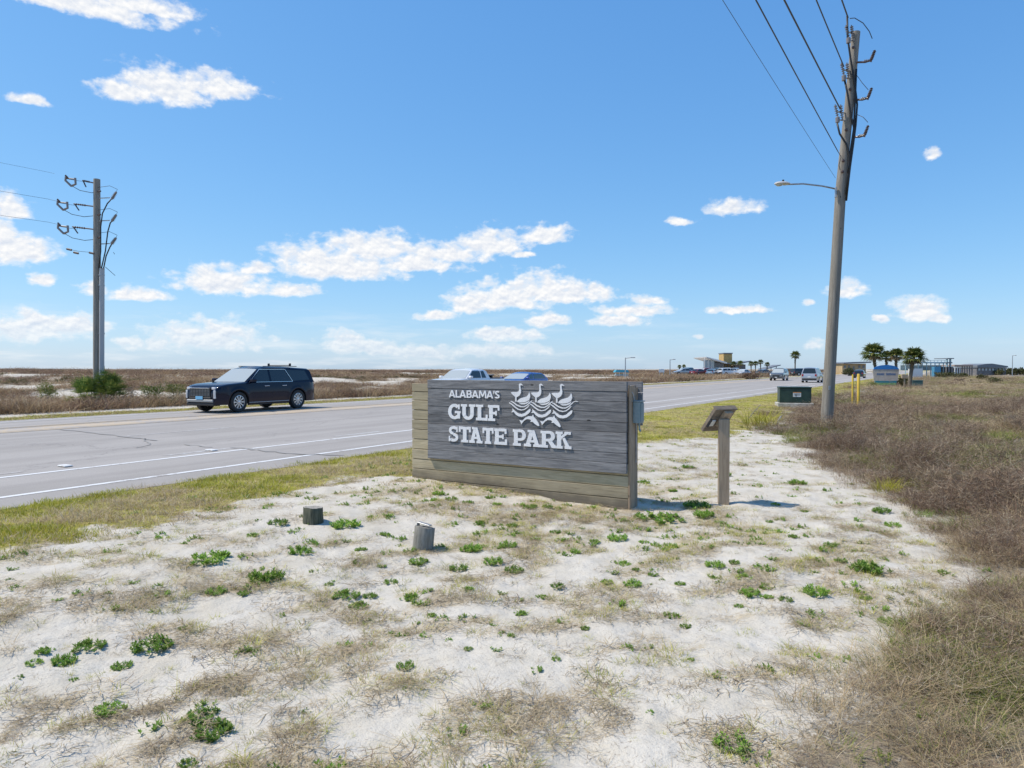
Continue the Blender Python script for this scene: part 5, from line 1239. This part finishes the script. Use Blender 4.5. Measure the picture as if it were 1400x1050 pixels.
# lawn on the near verge
x, y, r = wedge(60000, -50, 44, 6.5, 120, 1.75); l, a = la(x, y); k = rng.random(len(x)) < lawn_mask(x, y) * (l < 9.3); x, y, r, l, a = x[k], y[k], r[k], l[k], a[k]
gn = fbm(x * .9, y * .9, 3, 41); tanp = sm(gn, .42, .60) * .75 + .18 + .15 * (l < 7.4); ii = np.where(rng.random(len(x)) < tanp, 2 + (rng.random(len(x)) < .5), (rng.random(len(x)) < .5) + 4 * (gn < .4)).astype(int); ii = np.clip(ii, 0, 5)
sc_ = (.75 + .6 * rng.random(len(x))) * (1 + r * .02)
scatter('lawn_grass', mk(x, y, sc_, sc_ * (.7 + .6 * rng.random(len(x))) * np.where(r > 20, .7, 1), ii),
        [clump_grass('lawn_a', V_LAWN, 1, 60, .13, .012, .036, .005), clump_grass('lawn_b', V_OLIVE, 2, 60, .13, .012, .04, .005), clump_grass('lawn_c', V_TAN, 3, 40, .13, .015, .05, .005, 1.2),
         clump_grass('lawn_d', V_TAN, 4, 30, .12, .02, .07, .004, 1.0), clump_grass('lawn_e', V_LAWN, 5, 70, .14, .02, .055, .006), clump_grass('lawn_f', V_OLIVE, 6, 70, .14, .02, .05, .006)])
# far verge
n = 16000; aa = rng.uniform(5, 150, n) ** 1.0; ll = rng.uniform(25.0, 27.3, n); x, y = xy(ll, aa); k = (rng.random(n) < verge_far(x, y)) & (np.abs(x) < y * .85); x, y = x[k], y[k]
s_ = 1.6 + 1.2 * rng.random(len(x)); scatter('far_verge_grass', mk(x, y, s_, s_ * .7, (rng.random(len(x)) < .45).astype(int)), [clump_grass('verge_a', V_OLIVE, 7, 40, .14, .02, .06, .008), clump_grass('verge_b', V_TAN, 8, 40, .14, .02, .06, .008)])
# brown scrub on the right
K_SCRUB = [clump_scrub('scrub_a', V_SCRUB, 11, 34, .22, .14, .34, .005), clump_scrub('scrub_b', V_SCRUB2, 12, 38, .22, .14, .36, .005), clump_scrub('scrub_c', V_SCRUB, 13, 26, .22, .16, .42, .0045), clump_grass('scrub_d', V_TAN, 14, 34, .2, .1, .32, .0045, .9, .8, 4),
           clump_grass('scrub_e', V_SCRUBG, 15, 50, .2, .06, .2, .006, .8, .6), clump_leafy('scrub_f', V_SCRUBG, 16, 22, .18, .14, .02, .045), clump_scrub('scrub_g', V_SCRUB2, 17, 22, .22, .25, .52, .005, 5)]
def xb0(y): return np.interp(y, *SB)
def scrub_pts(n, r0, r1, p, grow, a0=6, a1=46):
    x, y, r = wedge(n, a0, a1, r0, r1, p); l, a = la(x, y); k = (rng.random(len(x)) < scrub_mask(x, y)) & (l < 6.3); x, y, r, l = x[k], y[k], r[k], l[k]
    g = fbm(x * .35 + 2, y * .35, 4, 51) + .12 * np.exp(-((x - 2.5) ** 2 + (y - 3.3) ** 2) / .6) + .12 * np.exp(-(((x - 10.5) / 2.4) ** 2 + ((y - 17.5) / 2) ** 2)) + .14 * np.exp(-(((x - 5.7) / .9) ** 2 + ((y - 9.6) / 1.3) ** 2)) + .08 * np.exp(-(((x - 8) / 2) ** 2 + ((y - 13) / 2) ** 2)); t = fbm(x * .22, y * .22 + 7, 3, 52); u = rng.random(len(x)); xb = np.interp(y, *SB); edge = np.clip((x - xb) / (.7 + .05 * y), 0, 1)
    pg = sm(g, .475, .60) * .75 + .08; pt_ = sm(t, .43, .58) * .6 + .12 + .35 * sm(r, 25, 70)
    v = rng.random(len(x)); ii = np.where(u < pg, 4 + (v < .45), np.where(u < pg + pt_ * (1 - pg), 3, np.where(v < .27, 0, np.where(v < .66, 1, np.where(v < .85, 2, 6))))).astype(int)
    s = (.7 + .6 * rng.random(len(x))) * (.55 + .45 * edge) * grow(r); cl = fbm(x * 1.15, y * 1.15, 3, 58); s = s * (.55 + .85 * sm(cl, .36, .62)); s = np.where(r < 8, np.minimum(s, .36 + .085 * r), s)
    dens = (.16 + .84 * sm(fbm(x * .7, y * .7, 3, 53), .36, .52)) * (.75 + .25 * sm(r, 6, 14)); kk = rng.random(len(x)) < dens; 
    return mk(x[kk], y[kk], s[kk], (s * np.where(r < 13, .95, 1) * (.55 + .45 * rng.random(len(x))) * (.7 + .5 * fbm(x * .5, y * .5, 3, 57)) / np.maximum(1, grow(r) ** .95))[kk], ii[kk], .18)
pts = np.concatenate([scrub_pts(22000, 2.6, 13, 1.0, lambda r: np.ones_like(r)), scrub_pts(26000, 13, 45, 1.3, lambda r: 1 + (r - 13) * .022), scrub_pts(30000, 45, 190, 1.55, lambda r: 1.7 + (r - 45) * .018)])
scatter('brown_scrub', pts, K_SCRUB)
# dunes across the road
n = 75000; x, y, r = wedge(n, -47, 44, 26, 330, 1.35); l, a = la(x, y); k = (l > 28) & (rng.random(n) < dune_cover(x, y) * (.35 + .65 * sm(l, 60, 30) + .4 * sm(r, 120, 200))); x, y, r, l = x[k], y[k], r[k], l[k]
band = sm(l, 34, 29); s_ = (.8 + .7 * rng.random(len(x))) * (1.0 + r * .011); v = rng.random(len(x)); dk = sm(l, 50, 80); ii = np.where(v < .36 - .22 * dk, 0, np.where(v < .66 + .22 * dk, 1, 2)); ii = np.where((fbm(x * .15, y * .15, 3, 61) > .60) & (v > .75), 3, ii)
scatter('dune_grass', mk(x, y, s_, s_ * (.36 + .30 * rng.random(len(x))) * (.6 + .6 * band), ii, .15),
        [clump_grass('dune_a', V_DUNE, 21, 40, .3, .3, .75, .014, .6), clump_scrub('dune_b', V_DUNE2, 22, 30, .32, .25, .6, .014, 3), clump_grass('dune_c', V_DUNE, 23, 44, .34, .2, .5, .014, 1.0), clump_leafy('dune_d', V_DARK, 24, 16, .3, .45, .07, .12, .5, 8)])
# litter and sparse dry grass on the sand
x, y, r = wedge(56000, -46, 38, 2.3, 30, 1.0); l, a = la(x, y); m_ = np.clip(litter(x, y) * .95 + .10, 0, 1) * (l < 8.3) * (1 - .8 * scrub_mask(x, y)); k = rng.random(len(x)) < m_; x, y, r = x[k], y[k], r[k]
v = rng.random(len(x)); mid = sm(y, 5.5, 7) * sm(fbm(x * .7, y * .7, 3, 77), .42, .55)
ii = np.where(v < .20 - .08 * mid, 0, np.where(v < .36 - .14 * mid, 1, np.where(v < .56 - .16 * mid, 2, np.where(v < .88 - .06 * mid, 3, np.where(v < .935 + .04 * mid, 4, 5))))).astype(int); s_ = .55 + .8 * rng.random(len(x))
s_ = np.where(litter(x, y) < .1, s_ * .6, s_)
scatter('plant_litter', mk(x, y, s_, s_, ii, .05), [clump_litter('litter_a', 31, 42, .13), clump_litter('litter_b', 32, 26, .10), clump_grass('litter_c', V_TAN, 33, 26, .07, .02, .08, .003, 1.2, .8), clump_grass('litter_d', V_OLIVE, 34, 34, .055, .015, .05, .004, 1.1), clump_leafy('litter_e', V_LEAF, 35, 8, .05, .04, .016, .028, .5, 7), clump_grass('litter_f', V_TAN, 36, 10, .03, .03, .13, .0025, .9, .7)])
# ragged runners of dead grass lying on the sand in rows
def runner(pl, wd, dens, kinds=(0, 1, 2, 3, 4)):
    out = []; dens *= .8; wd *= .8
    for (x0, y0), (x1, y1) in zip(pl, pl[1:]):
        a_, b_ = Gt(x0, y0), Gt(x1, y1); n = max(3, int((a_ - b_).length * dens))
        for i in range(n):
            p = a_.lerp(b_, random.random()) + Vector((random.gauss(0, wd), random.gauss(0, wd), 0)); s = random.uniform(.6, 1.2)
            out.append((p.x, p.y, tz(p.x, p.y) + .004, random.uniform(0, 6.28), 0, 0, s, s * random.uniform(.7, 1.3), random.choice(kinds)))
    return out
RUN = runner([(60, 1005), (110, 990), (160, 982), (230, 965), (275, 940), (330, 942)], .045, 60) + runner([(150, 1048), (200, 1035), (240, 1012), (275, 990)], .05, 55) + runner([(385, 1012), (420, 985), (470, 970)], .09, 60) + runner([(350, 960), (420, 925), (460, 898)], .10, 60, (0, 2, 3, 2)) \
    + runner([(130, 850), (180, 815), (235, 806), (280, 812)], .16, 45, (0, 2, 3, 5)) + runner([(0, 870), (20, 840), (60, 830)], .14, 60, (0, 2, 3)) + runner([(590, 1030), (640, 1000), (660, 960)], .14, 60, (0, 2, 3, 3)) + runner([(700, 960), (730, 950), (760, 985)], .16, 70, (0, 0, 2)) \
    + runner([(510, 930), (560, 940), (590, 930)], .10, 70, (0, 2, 3)) + runner([(700, 1020), (790, 1000), (850, 960)], .10, 30) + runner([(520, 770), (430, 790), (380, 800)], .22, 40, (0, 2, 3, 5)) + runner([(860, 905), (900, 900), (930, 905)], .10, 40, (3, 2)) \
    + runner([(600, 690), (700, 700), (800, 712), (880, 716)], .25, 70, (0, 1, 2, 2, 5)) + runner([(870, 680), (930, 690), (980, 700)], .22, 60, (2, 3, 0)) + runner([(880, 640), (940, 625), (1010, 640)], .3, 45, (3, 2, 3)) + runner([(880, 600), (960, 590), (1010, 585)], .4, 40, (3, 3, 2)) + runner([(0, 1010), (30, 1000), (40, 985)], .05, 50, (0, 0, 1)) + runner([(1130, 735), (1180, 720), (1230, 745)], .2, 50, (3, 2, 0))
scatter('dead_runner_grass', RUN, [clump_litter('run_a', 41, 60, .09), clump_litter('run_b', 42, 40, .07), clump_grass('run_c', V_TAN, 43, 34, .07, .02, .07, .003, 1.6, 1.0), clump_grass('run_d', V_OLIVE, 44, 34, .07, .02, .06, .0035, 1.3, .8), clump_litter('run_e', 45, 20, .05), clump_grass('run_f', V_TAN, 46, 14, .05, .04, .12, .0025, 1.0, .7)])

# individual beach plants
PM = [clump_leafy('beach_plant_mesh', V_LEAF, 60 + i, 34 + 6 * (i % 3), .135, .075 + .010 * i, .030, .050, .5, 10) for i in range(5)]
def plant(px, py, wpx, label, i, group=None):
    p = Gt(px, py); wd = wpx * p.y / F_PX; s = wd / .27
    o = bpy.data.objects.new('beach_plant', PM[i % 5]); col.objects.link(o); o.location = (p.x, p.y, p.z); sz = s * random.uniform(.8, 1.1); o.scale = (s, s, min(sz, 1.3)); o.rotation_euler = (0, 0, random.uniform(0, 6.28))
    tag(o, label, 'plant', group)
PL = [(286, 766, 50, 'large bright green clump on open sand left of the two stumps'), (364, 793, 46, 'wide green clump below and left of the leaning stump, right of dry brown grass'), (472, 720, 36, 'green clump midway between the short round stump and the leaning stump'),
      (380, 717, 24, 'small green clump at the lawn edge just left of the short round stump'), (209, 886, 46, 'bushy yellow-green clump alone on the open sand at the lower left'), (120, 886, 40, 'long low green clump between two small clumps at the lower left'),
      (61, 892, 22, 'small round green clump at the upper end of the lower left cluster'), (86, 906, 30, 'flat green clump just below the long low clump at the lower left'), (46, 908, 20, 'dark little clump at the bottom of the lower left cluster'),
      (166, 913, 24, 'pale little clump between the lower left cluster and the bushy clump'), (150, 972, 40, 'green clump on sand beside the curved line of dead runners'), (276, 984, 46, 'upper half of the tall double clump where the dead runners end'),
      (290, 1004, 50, 'lower paler half of the double clump where the dead runners end'), (257, 1047, 24, 'green clump cut near the bottom picture edge below the double clump'), (554, 913, 22, 'upright little clump at the top of a dry grass patch, bottom centre'),
      (472, 816, 36, 'dark green clump on sand below the leaning stump, left of a round one'), (560, 819, 24, 'round compact clump straight below the leaning stump'), (572, 770, 26, 'star-shaped clump touching the foot of the leaning stump'),
      (411, 756, 30, 'olive clump below the short round stump'), (296, 811, 26, 'low green clump left of the wide clump under the large one'), (334, 812, 18, 'small clump between two larger ones under the wide clump'),
      (345, 733, 16, 'small clump on sand between the lawn edge and the large clump'), (646, 752, 24, 'leafy clump right of the leaning stump on dry litter'), (627, 779, 24, 'rosette on white sand right of and below the leaning stump'),
      (844, 738, 24, 'round grey-green clump in front of the right part of the park sign'), (917, 843, 22, 'loose open clump alone on the sand, right of centre'), (1026, 814, 28, 'dark green rosette on sand, first of a row of three at the right'),
      (1050, 817, 14, 'tiny rosette, middle of the row of three at the right'), (1074, 821, 18, 'pale rosette, last of the row of three at the right'), (1115, 812, 30, 'dark green flat clump right of the row of three rosettes'),
      (1218, 852, 30, 'bright green flat clump at the edge of the brown scrub'), (1190, 782, 46, 'long sprawling green clump near the right edge of the sand'), (1090, 662, 22, 'bright green tuft on white sand right of the lectern post'),
      (1000, 1022, 46, 'dark green bush-like clump at the bottom edge beside the scrub'), (978, 774, 24, 'low green clump straight below the lectern post'), (900, 712, 60, 'long green mat at the right foot of the park sign'),
      (952, 694, 34, 'bright green clump left of the foot of the lectern post'), (962, 706, 26, 'second green clump left of the foot of the lectern post'), (982, 715, 11, 'tiny round dark plant just below the lectern post'),
      (1135, 747, 18, 'small clump on the sand between lectern post and scrub, furthest right'), (724, 694, 20, 'green sprout right under the lettering of the park sign')]
for i, q_ in enumerate(PL): plant(*q_[:3], q_[3], i)
SM = [(494, 752, 14), (534, 797, 18), (506, 816, 18), (490, 830, 26), (522, 775, 14), (526, 732, 14), (674, 770, 26), (694, 748, 22), (852, 772, 20), (870, 780, 12), (930, 799, 14), (893, 787, 14), (865, 800, 24), (938, 857, 16), (748, 694, 14), (830, 797, 16), (762, 803, 18), (702, 782, 24), (740, 817, 16), (712, 840, 18),
      (600, 676, 16), (617, 684, 16), (640, 688, 14), (670, 681, 14), (680, 690, 14), (1004, 770, 14), (1010, 830, 12), (1184, 819, 14), (880, 742, 14), (812, 742, 16), (786, 756, 14), (1052, 714, 10), (1100, 700, 10), (1060, 690, 12), (590, 842, 12), (640, 806, 14), (450, 800, 12), (250, 860, 12), (100, 930, 12), (700, 870, 12), (800, 860, 12), (760, 902, 12), (640, 888, 12), (945, 902, 10), (1085, 735, 14), (1150, 768, 16), (1220, 720, 20), (1205, 700, 22), (880, 660, 16), (920, 672, 12), (990, 650, 18), (940, 640, 16), (700, 720, 14), (760, 728, 16), (655, 716, 14)]
LMK = [(428, 703, 'the round green stump'), (578, 733, 'the leaning strapped stump'), (989, 689, 'the foot of the lectern post'), (868, 700, 'the right end of the park sign'), (565, 655, 'the left end of the park sign'), (286, 766, 'the largest clump at the left'), (209, 886, 'the bushy yellow-green clump'), (1026, 814, 'the row of three rosettes'), (554, 913, 'the upright clump at bottom centre'), (917, 843, 'the loose open clump'), (1190, 782, 'the sprawling clump by the scrub'), (364, 793, 'the wide clump left of the stumps'), (844, 738, 'the round grey-green clump')]
used = set()
for i, q_ in enumerate(SM):
    opts = sorted((math.hypot(q_[0] - a_, q_[1] - b_), n_, q_[0] - a_, q_[1] - b_) for a_, b_, n_ in LMK); lab = None
    for d_, n_, dx_, dy_ in opts[:7]:
        an = math.degrees(math.atan2(dy_, dx_)); dr = ['right of', 'below and right of', 'below', 'below and left of', 'left of', 'above and left of', 'above', 'above and right of'][int(((an + 22.5) % 360) // 45)]
        ds = 'just' if d_ < 45 else 'a little' if d_ < 90 else 'some way' if d_ < 160 else 'far'
        t_ = '%s green plant %s %s %s' % ('tiny' if q_[2] <= 12 else 'small' if q_[2] < 19 else 'leafy', ds, dr, n_)
        if t_ not in used: lab = t_; break
    used.add(lab); plant(*q_, lab or 'small green plant on the sand', i + 2, 'small green plants scattered over the sand')

# shrubs
def shrub(name, px, py, wpx, hpx, Yd, label, m, seed, leaf=.09, dens=900, group=None, dome=1.0):
    X_ = (px - 700) / F_PX * Yd; s = Yd / F_PX; z = tz(X_, Yd); root = empty(name, (X_, Yd, z)); tag(root, label, 'shrub', group)
    w_, h_ = wpx * s / 2, hpx * s; b = VB(seed); r = b.r
    blobs = [(r.uniform(-.6, .6), r.uniform(-.5, .5), r.uniform(.3, .75), r.uniform(.3, .55)) for _ in range(9)] + [(0, 0, .4, .6)]
    for _ in range(dens):
        bx, by, bz, br = r.choice(blobs); d = Vector((r.gauss(0, 1), r.gauss(0, 1), r.gauss(0, 1))).normalized() * br * r.uniform(.6, 1.05)
        p = Vector(((bx + d.x) * w_, (by + d.y) * w_ * .8, max(.02, (bz + d.z * .8)) * h_ * dome * .85)); dd = Vector((r.gauss(0, 1), r.gauss(0, 1), r.gauss(.4, 1))).normalized()
        b.leaf(p, dd, dd.orthogonal().normalized(), leaf * r.uniform(.6, 1.4), leaf * .55, r.random())
    o = bpy.data.objects.new('foliage', b.mesh('foliage', m)); col.objects.link(o); o.parent = root
    mb = MB()
    for k in range(6): bx, by, bz, br = blobs[k]; mb.tube([(bx * w_ * .2, by * w_ * .2, -.1), (bx * w_ * .6, by * w_ * .6, h_ * .3), (bx * w_, by * w_, bz * h_ * .8)], [.035 * s * 20, .02 * s * 20, .008], 5)
    mb.build('stems', M_STUMP, root)
    return root
def palmetto(px, py, wpx, hpx, Yd, label, seed, n=70):
    X_ = (px - 700) / F_PX * Yd; s = Yd / F_PX; z = tz(X_, Yd); b = VB(seed); r = b.r; w_, h_ = wpx * s / 2, hpx * s
    for _ in range(n):
        az = r.uniform(0, 6.283); el = r.uniform(.15, 1.5); L = r.uniform(.6, 1.0); bx = Vector((r.uniform(-.45, .45) * w_, r.uniform(-.4, .4) * w_, .05))
        tip = bx + Vector((math.cos(az) * math.cos(el) * w_ * L * .8, math.sin(az) * math.cos(el) * w_ * L * .8, math.sin(el) * h_ * L * .75)); t0 = r.random()
        b.strip([bx, bx.lerp(tip, .6) + Vector((0, 0, .08)), tip], [.02, .016, .012], Vector((-math.sin(az), math.cos(az), 0)), t0)
        d0 = (tip - bx).normalized(); sx = d0.cross(Vector((0, 0, 1))).normalized(); up = sx.cross(d0)
        for k in range(11):
            t = (k - 5) / 5 * 1.25; d = (d0 * math.cos(t) + sx * math.sin(t)).normalized(); Lf = r.uniform(.30, .5) * min(1, h_ * .7)
            e = tip + d * Lf - Vector((0, 0, Lf * .2)); b.strip([tip, tip.lerp(e, .5) + up * .02, e], [.02, .032, .004], d.cross(up).normalized(), t0 * .6 + r.random() * .4)
    root = empty('palmetto', (X_, Yd, z)); tag(root, label, 'shrub'); o = bpy.data.objects.new('fronds', b.mesh('fronds', V_YUC)); col.objects.link(o); o.parent = root
palmetto(146, 547, 44, 58, 31.6, 'dense spiky green palmetto at the foot of the pole across the road', 71, 90)
palmetto(118, 550, 38, 46, 31.4, 'lower yellow-green palmetto just left of the pole across the road', 72, 60)
shrub('bushy_shrub', 205, 540, 34, 26, 37, 'yellow-green bush between the pole across the road and the navy SUV', V_YUC, 73, .09, 800)
shrub('bushy_shrub', 66, 548, 40, 30, 33.5, 'olive bush left of the palmettos across the road', V_SCRUBG, 74, .08, 800)
shrub('bushy_shrub', 165, 552, 50, 30, 33.2, 'brown twiggy bush right of the tall pole across the road', V_SCRUB, 75, .07, 1200)
shrub('bushy_shrub', 240, 540, 44, 26, 38, 'brown-green bush directly behind the front of the navy SUV', V_SCRUBG, 76, .08, 900)
shrub('dome_shrub', 1342, 514, 17, 8, 118, 'dark domed bush farthest back in the right-hand field', V_DARK, 81, .22, 500)
shrub('dome_shrub', 1361, 523, 24, 9, 88, 'widest dark domed bush in the right-hand field', V_DARK, 82, .17, 600)
shrub('dome_shrub', 1312, 519, 15, 5, 100, 'low dark bush left of the widest domed bush in the field', V_SCRUB2, 83, .2, 400)
shrub('dome_shrub', 1327, 518, 6, 4, 102, 'tiny dark bush between two domed bushes in the field', V_DARK, 84, .16, 200)
shrub('dome_shrub', 1235, 530, 16, 19, 68, 'dark green bush between the arched sign and the last palm trunk', V_DARK, 85, .14, 800)
shrub('dome_shrub', 1193, 530, 14, 7, 67, 'low green bush at the left foot of the arched sign', V_SCRUBG, 86, .12, 400)
shrub('dome_shrub', 1162, 509, 22, 12, 170, 'rounded green bush in front of the tan building', V_DARK, 87, .4, 600)
shrub('dome_shrub', 1026, 514, 30, 10, 112, 'olive-brown mound of bushes across the road left of the oncoming SUV', V_DUNE2, 88, .25, 700)
shrub('dome_shrub', 1290, 509, 30, 8, 140, 'dark bush band below the stair tower', V_DARK, 89, .35, 500)
shrub('dome_shrub', 1310, 509, 30, 7, 138, 'dark bush band in front of the open-sided shelter', V_DARK, 90, .35, 500)
# grass tussocks that stand out
def tussock(px, py, wpx, label, m, seed, h=.3):
    p = Gt(px, py); s = wpx * p.y / F_PX / .5
    o = bpy.data.objects.new('grass_tussock', clump_grass('grass_tussock', m, seed, 150, .2, h * .5, h, .008, .9, .6, 4)); col.objects.link(o); o.location = p; o.scale = (s, s, s); tag(o, label, 'grass tussock')
tussock(1040, 582, 54, 'bright green grass tussock at the left end of the brown scrub', V_LAWN, 91, .3)
tussock(1310, 726, 40, 'spiky green and tan tussock at the edge of the scrub, right side', V_YUC, 92, .34)
tussock(1215, 672, 46, 'green grass tussock where white sand meets the scrub, upper right', V_LAWN, 93, .26)
tussock(1340, 1010, 80, 'fresh green grass clump in the scrub at the bottom right', V_SCRUBG, 95, .26)
tussock(1262, 705, 26, 'smaller green tussock on the scrub edge beside the spiky one', V_LEAF, 94, .22)
# distant tree line: each crown its own tree
def tree(px, pb, wpx, hpx, Yd, label, seed):
    r = shrub('bushy_tree', px, pb, wpx, hpx, Yd, label, V_DARK, seed, .5, 380, 'trees on the far right horizon'); r['category'] = 'tree'
for i, (px, h_, lb) in enumerate([(1366, 9, 'first dark low tree right of the long hall in the far tree line'), (1374, 10, 'second dark low tree right of the long hall'), (1383, 11, 'dark low tree at the foot of the far right lamp post'), (1391, 11.5, 'dark low tree just right of the far right lamp post'), (1400, 11, 'dark low tree cut by the right picture edge')]):
    tree(px, 510, 15 + i % 3 * 3, h_, 205 + 6 * (i % 3), lb, 101 + i)

# ------------------------------------------------------------------ palms
M_PALMT = wood('palm_trunk_fibre', (.10, .08, .06), (.19, .16, .12), (.14, .12, .09), axis=(6, 6, 9), knots=False)
def palm(px_base, py_base, px_top, ptop, wpx, hpx, Yd, label, seed, n=34, group=None, thick=.15, dead=.2):
    X0 = (px_base - 700) / F_PX * Yd; z0 = min(tz(X0, Yd), .6); root = empty('palm_tree', (X0, Yd, z0)); tag(root, label, 'palm tree', group)
    c = W(px_top, ptop, Yd) - Vector((X0, Yd, z0)); s = Yd / F_PX; rad = wpx * s / 2 * 1.2; r = random.Random(seed)
    mb = MB(); pts = [Vector((0, 0, -.3)), Vector((0, 0, 0))] + [Vector((c.x * t ** 1.3, .1 * t, c.z * t)) for t in (.25, .5, .75, 1)]
    mb.tube(pts, [thick * 1.2, thick * 1.1, thick, thick * .95, thick * .95, thick * 1.1], 10); mb.build('trunk', M_PALMT, root, smooth=True)
    mb = MB()
    for k in range(26):     # old leaf bases
        a_ = k * 2.4; t = .62 + .36 * (k / 26); p = Vector((c.x * t ** 1.3, .1 * t, c.z * t)); d = Vector((math.cos(a_), math.sin(a_), 0)); mb.tube([p + d * thick * .8, p + d * thick * 1.7 + Vector((0, 0, .16))], [.035, .015], 4)
    mb.build('leaf_base', M_PALMT, root)
    b = VB(seed); dd_ = VB(seed + 500)
    for k in range(n):
        az = k * 2.39996 + r.uniform(-.3, .3); u = k / n; el = 1.35 - 2.0 * u + r.uniform(-.15, .15); isdead = u > 1 - dead; B_ = dd_ if isdead else b
        pl = rad * (.42 if not isdead else .35) * r.uniform(.8, 1.1); d0 = Vector((math.cos(az) * math.cos(el), math.sin(az) * math.cos(el), math.sin(el))); base = c.copy()
        tip = base + d0 * pl; sx = d0.cross(Vector((0, 0, 1))).normalized(); up = sx.cross(d0).normalized()
        B_.strip([base, base.lerp(tip, .5) + Vector((0, 0, .04)), tip], [.05, .04, .035], sx, r.random())
        t0 = r.random()
        for j in range(15):
            t = (j - 7) / 7 * 1.75; d = (d0 * math.cos(t) + sx * math.sin(t)).normalized(); L = rad * r.uniform(.52, .68) * (.75 + .25 * math.cos(t)) * (.75 if isdead else 1)
            m_ = tip + d * L * .6 + up * L * .03; e = tip + d * L - Vector((0, 0, L * r.uniform(.12, .4)))
            B_.strip([tip, m_, e], [.03, .075 + rad * .02, .012], d.cross(up).normalized(), t0 * .5 + r.random() * .5)
    o = bpy.data.objects.new('crown', b.mesh('crown', V_PALM)); col.objects.link(o); o.parent = root
    o = bpy.data.objects.new('dead_fronds', dd_.mesh('dead_fronds', V_PALMD)); col.objects.link(o); o.parent = root
GP = 'cabbage palms around the arched sign'
palm(1200, 527, 1194, 484, 33, 30, 72, 'leftmost and tallest palm of the cluster behind the arched sign', 201, 46, GP, .14, .12)
palm(1214, 526, 1212, 489, 20, 22, 76, 'second palm of the cluster, half hidden by the tallest one', 202, 32, GP, .11)
palm(1226, 527, 1225.5, 487, 23, 22, 71, 'third palm of the cluster, directly above the right end of the arched sign', 203, 38, GP, .11, .35)
palm(1243.5, 529, 1249.5, 490, 33, 26, 66, 'rightmost palm of the cluster with a thick leaning trunk', 204, 46, GP, .17, .15)
palm(1087, 507, 1087.5, 486.5, 14.5, 14, 170, 'lone tall palm with a thin trunk left of the leaning pole', 205, 40, None, .16, .3)
for i, (px, pt_, w_, lab) in enumerate([(1003, 498, 9, 'small palm against the right wing of the pavilion'), (1012, 497.5, 10, 'small palm just left of the pair beyond the pavilion'), (1027, 498, 9, 'left palm of the pair between pavilion and slanted shelter'), (1033, 497.5, 9, 'right palm of the pair between pavilion and slanted shelter'), (1040, 495.5, 9, 'palm just left of the slanted shelter'), (1049, 498.5, 8, 'palm growing behind the slanted shelter'), (929, 501.5, 6, 'left one of two tiny palms on the dunes'), (935, 501, 6, 'right one of two tiny palms on the dunes')]):
    palm(px, 508, px, pt_, w_, 8, 185, lab, 210 + i, 22, 'small palms near the pavilion', .12)

# ------------------------------------------------------------------ small things on the carriageway
M_TAR = mat('old_tar_seam', (.30, .285, .265), .8)
def seam(pl, w):
    P = [G(x, y, ZM + .006) for x, y in pl]; mb = MB(); vs = []; fs = []; Q = []
    for a_, b_ in zip(P, P[1:]):
        for k in range(6): Q.append(a_.lerp(b_, k / 6) + Vector((random.uniform(-.03, .03), random.uniform(-.08, .08), 0)))
    Q.append(P[-1])
    for i, p in enumerate(Q):
        t = (Q[min(i + 1, len(Q) - 1)] - Q[max(i - 1, 0)]).normalized(); n_ = Vector((-t.y, t.x, 0)) * w * random.uniform(.5, 1.1); vs += [p - n_, p + n_]
        if i: k = 2 * i; fs.append((k - 2, k, k + 1, k - 1))
    o = mb.add(vs, fs).build('tar_seam', M_TAR, fix=False); tag(o, kind='structure')
seam([(82, 587), (140, 593), (190, 599), (214, 602)], .05); seam([(196, 600), (205, 607), (186, 612)], .02); seam([(318, 611), (352, 615), (400, 620), (470, 622)], .045); seam([(250, 607), (290, 611)], .03)
for x_, y_, lb in ((89, 637.5, 'small white raised reflector on the road near the left picture edge'), (289, 616, 'small white raised reflector on the road below the navy SUV')):
    p = G(x_, y_, ZM + .002); o = MB().box(-.12, .12, -.07, .07, 0, .022, ch=.01).build('road_reflector', MW); o.location = p; o.rotation_euler = (0, 0, -TH); tag(o, lb, 'road reflector', 'raised reflectors on the road')
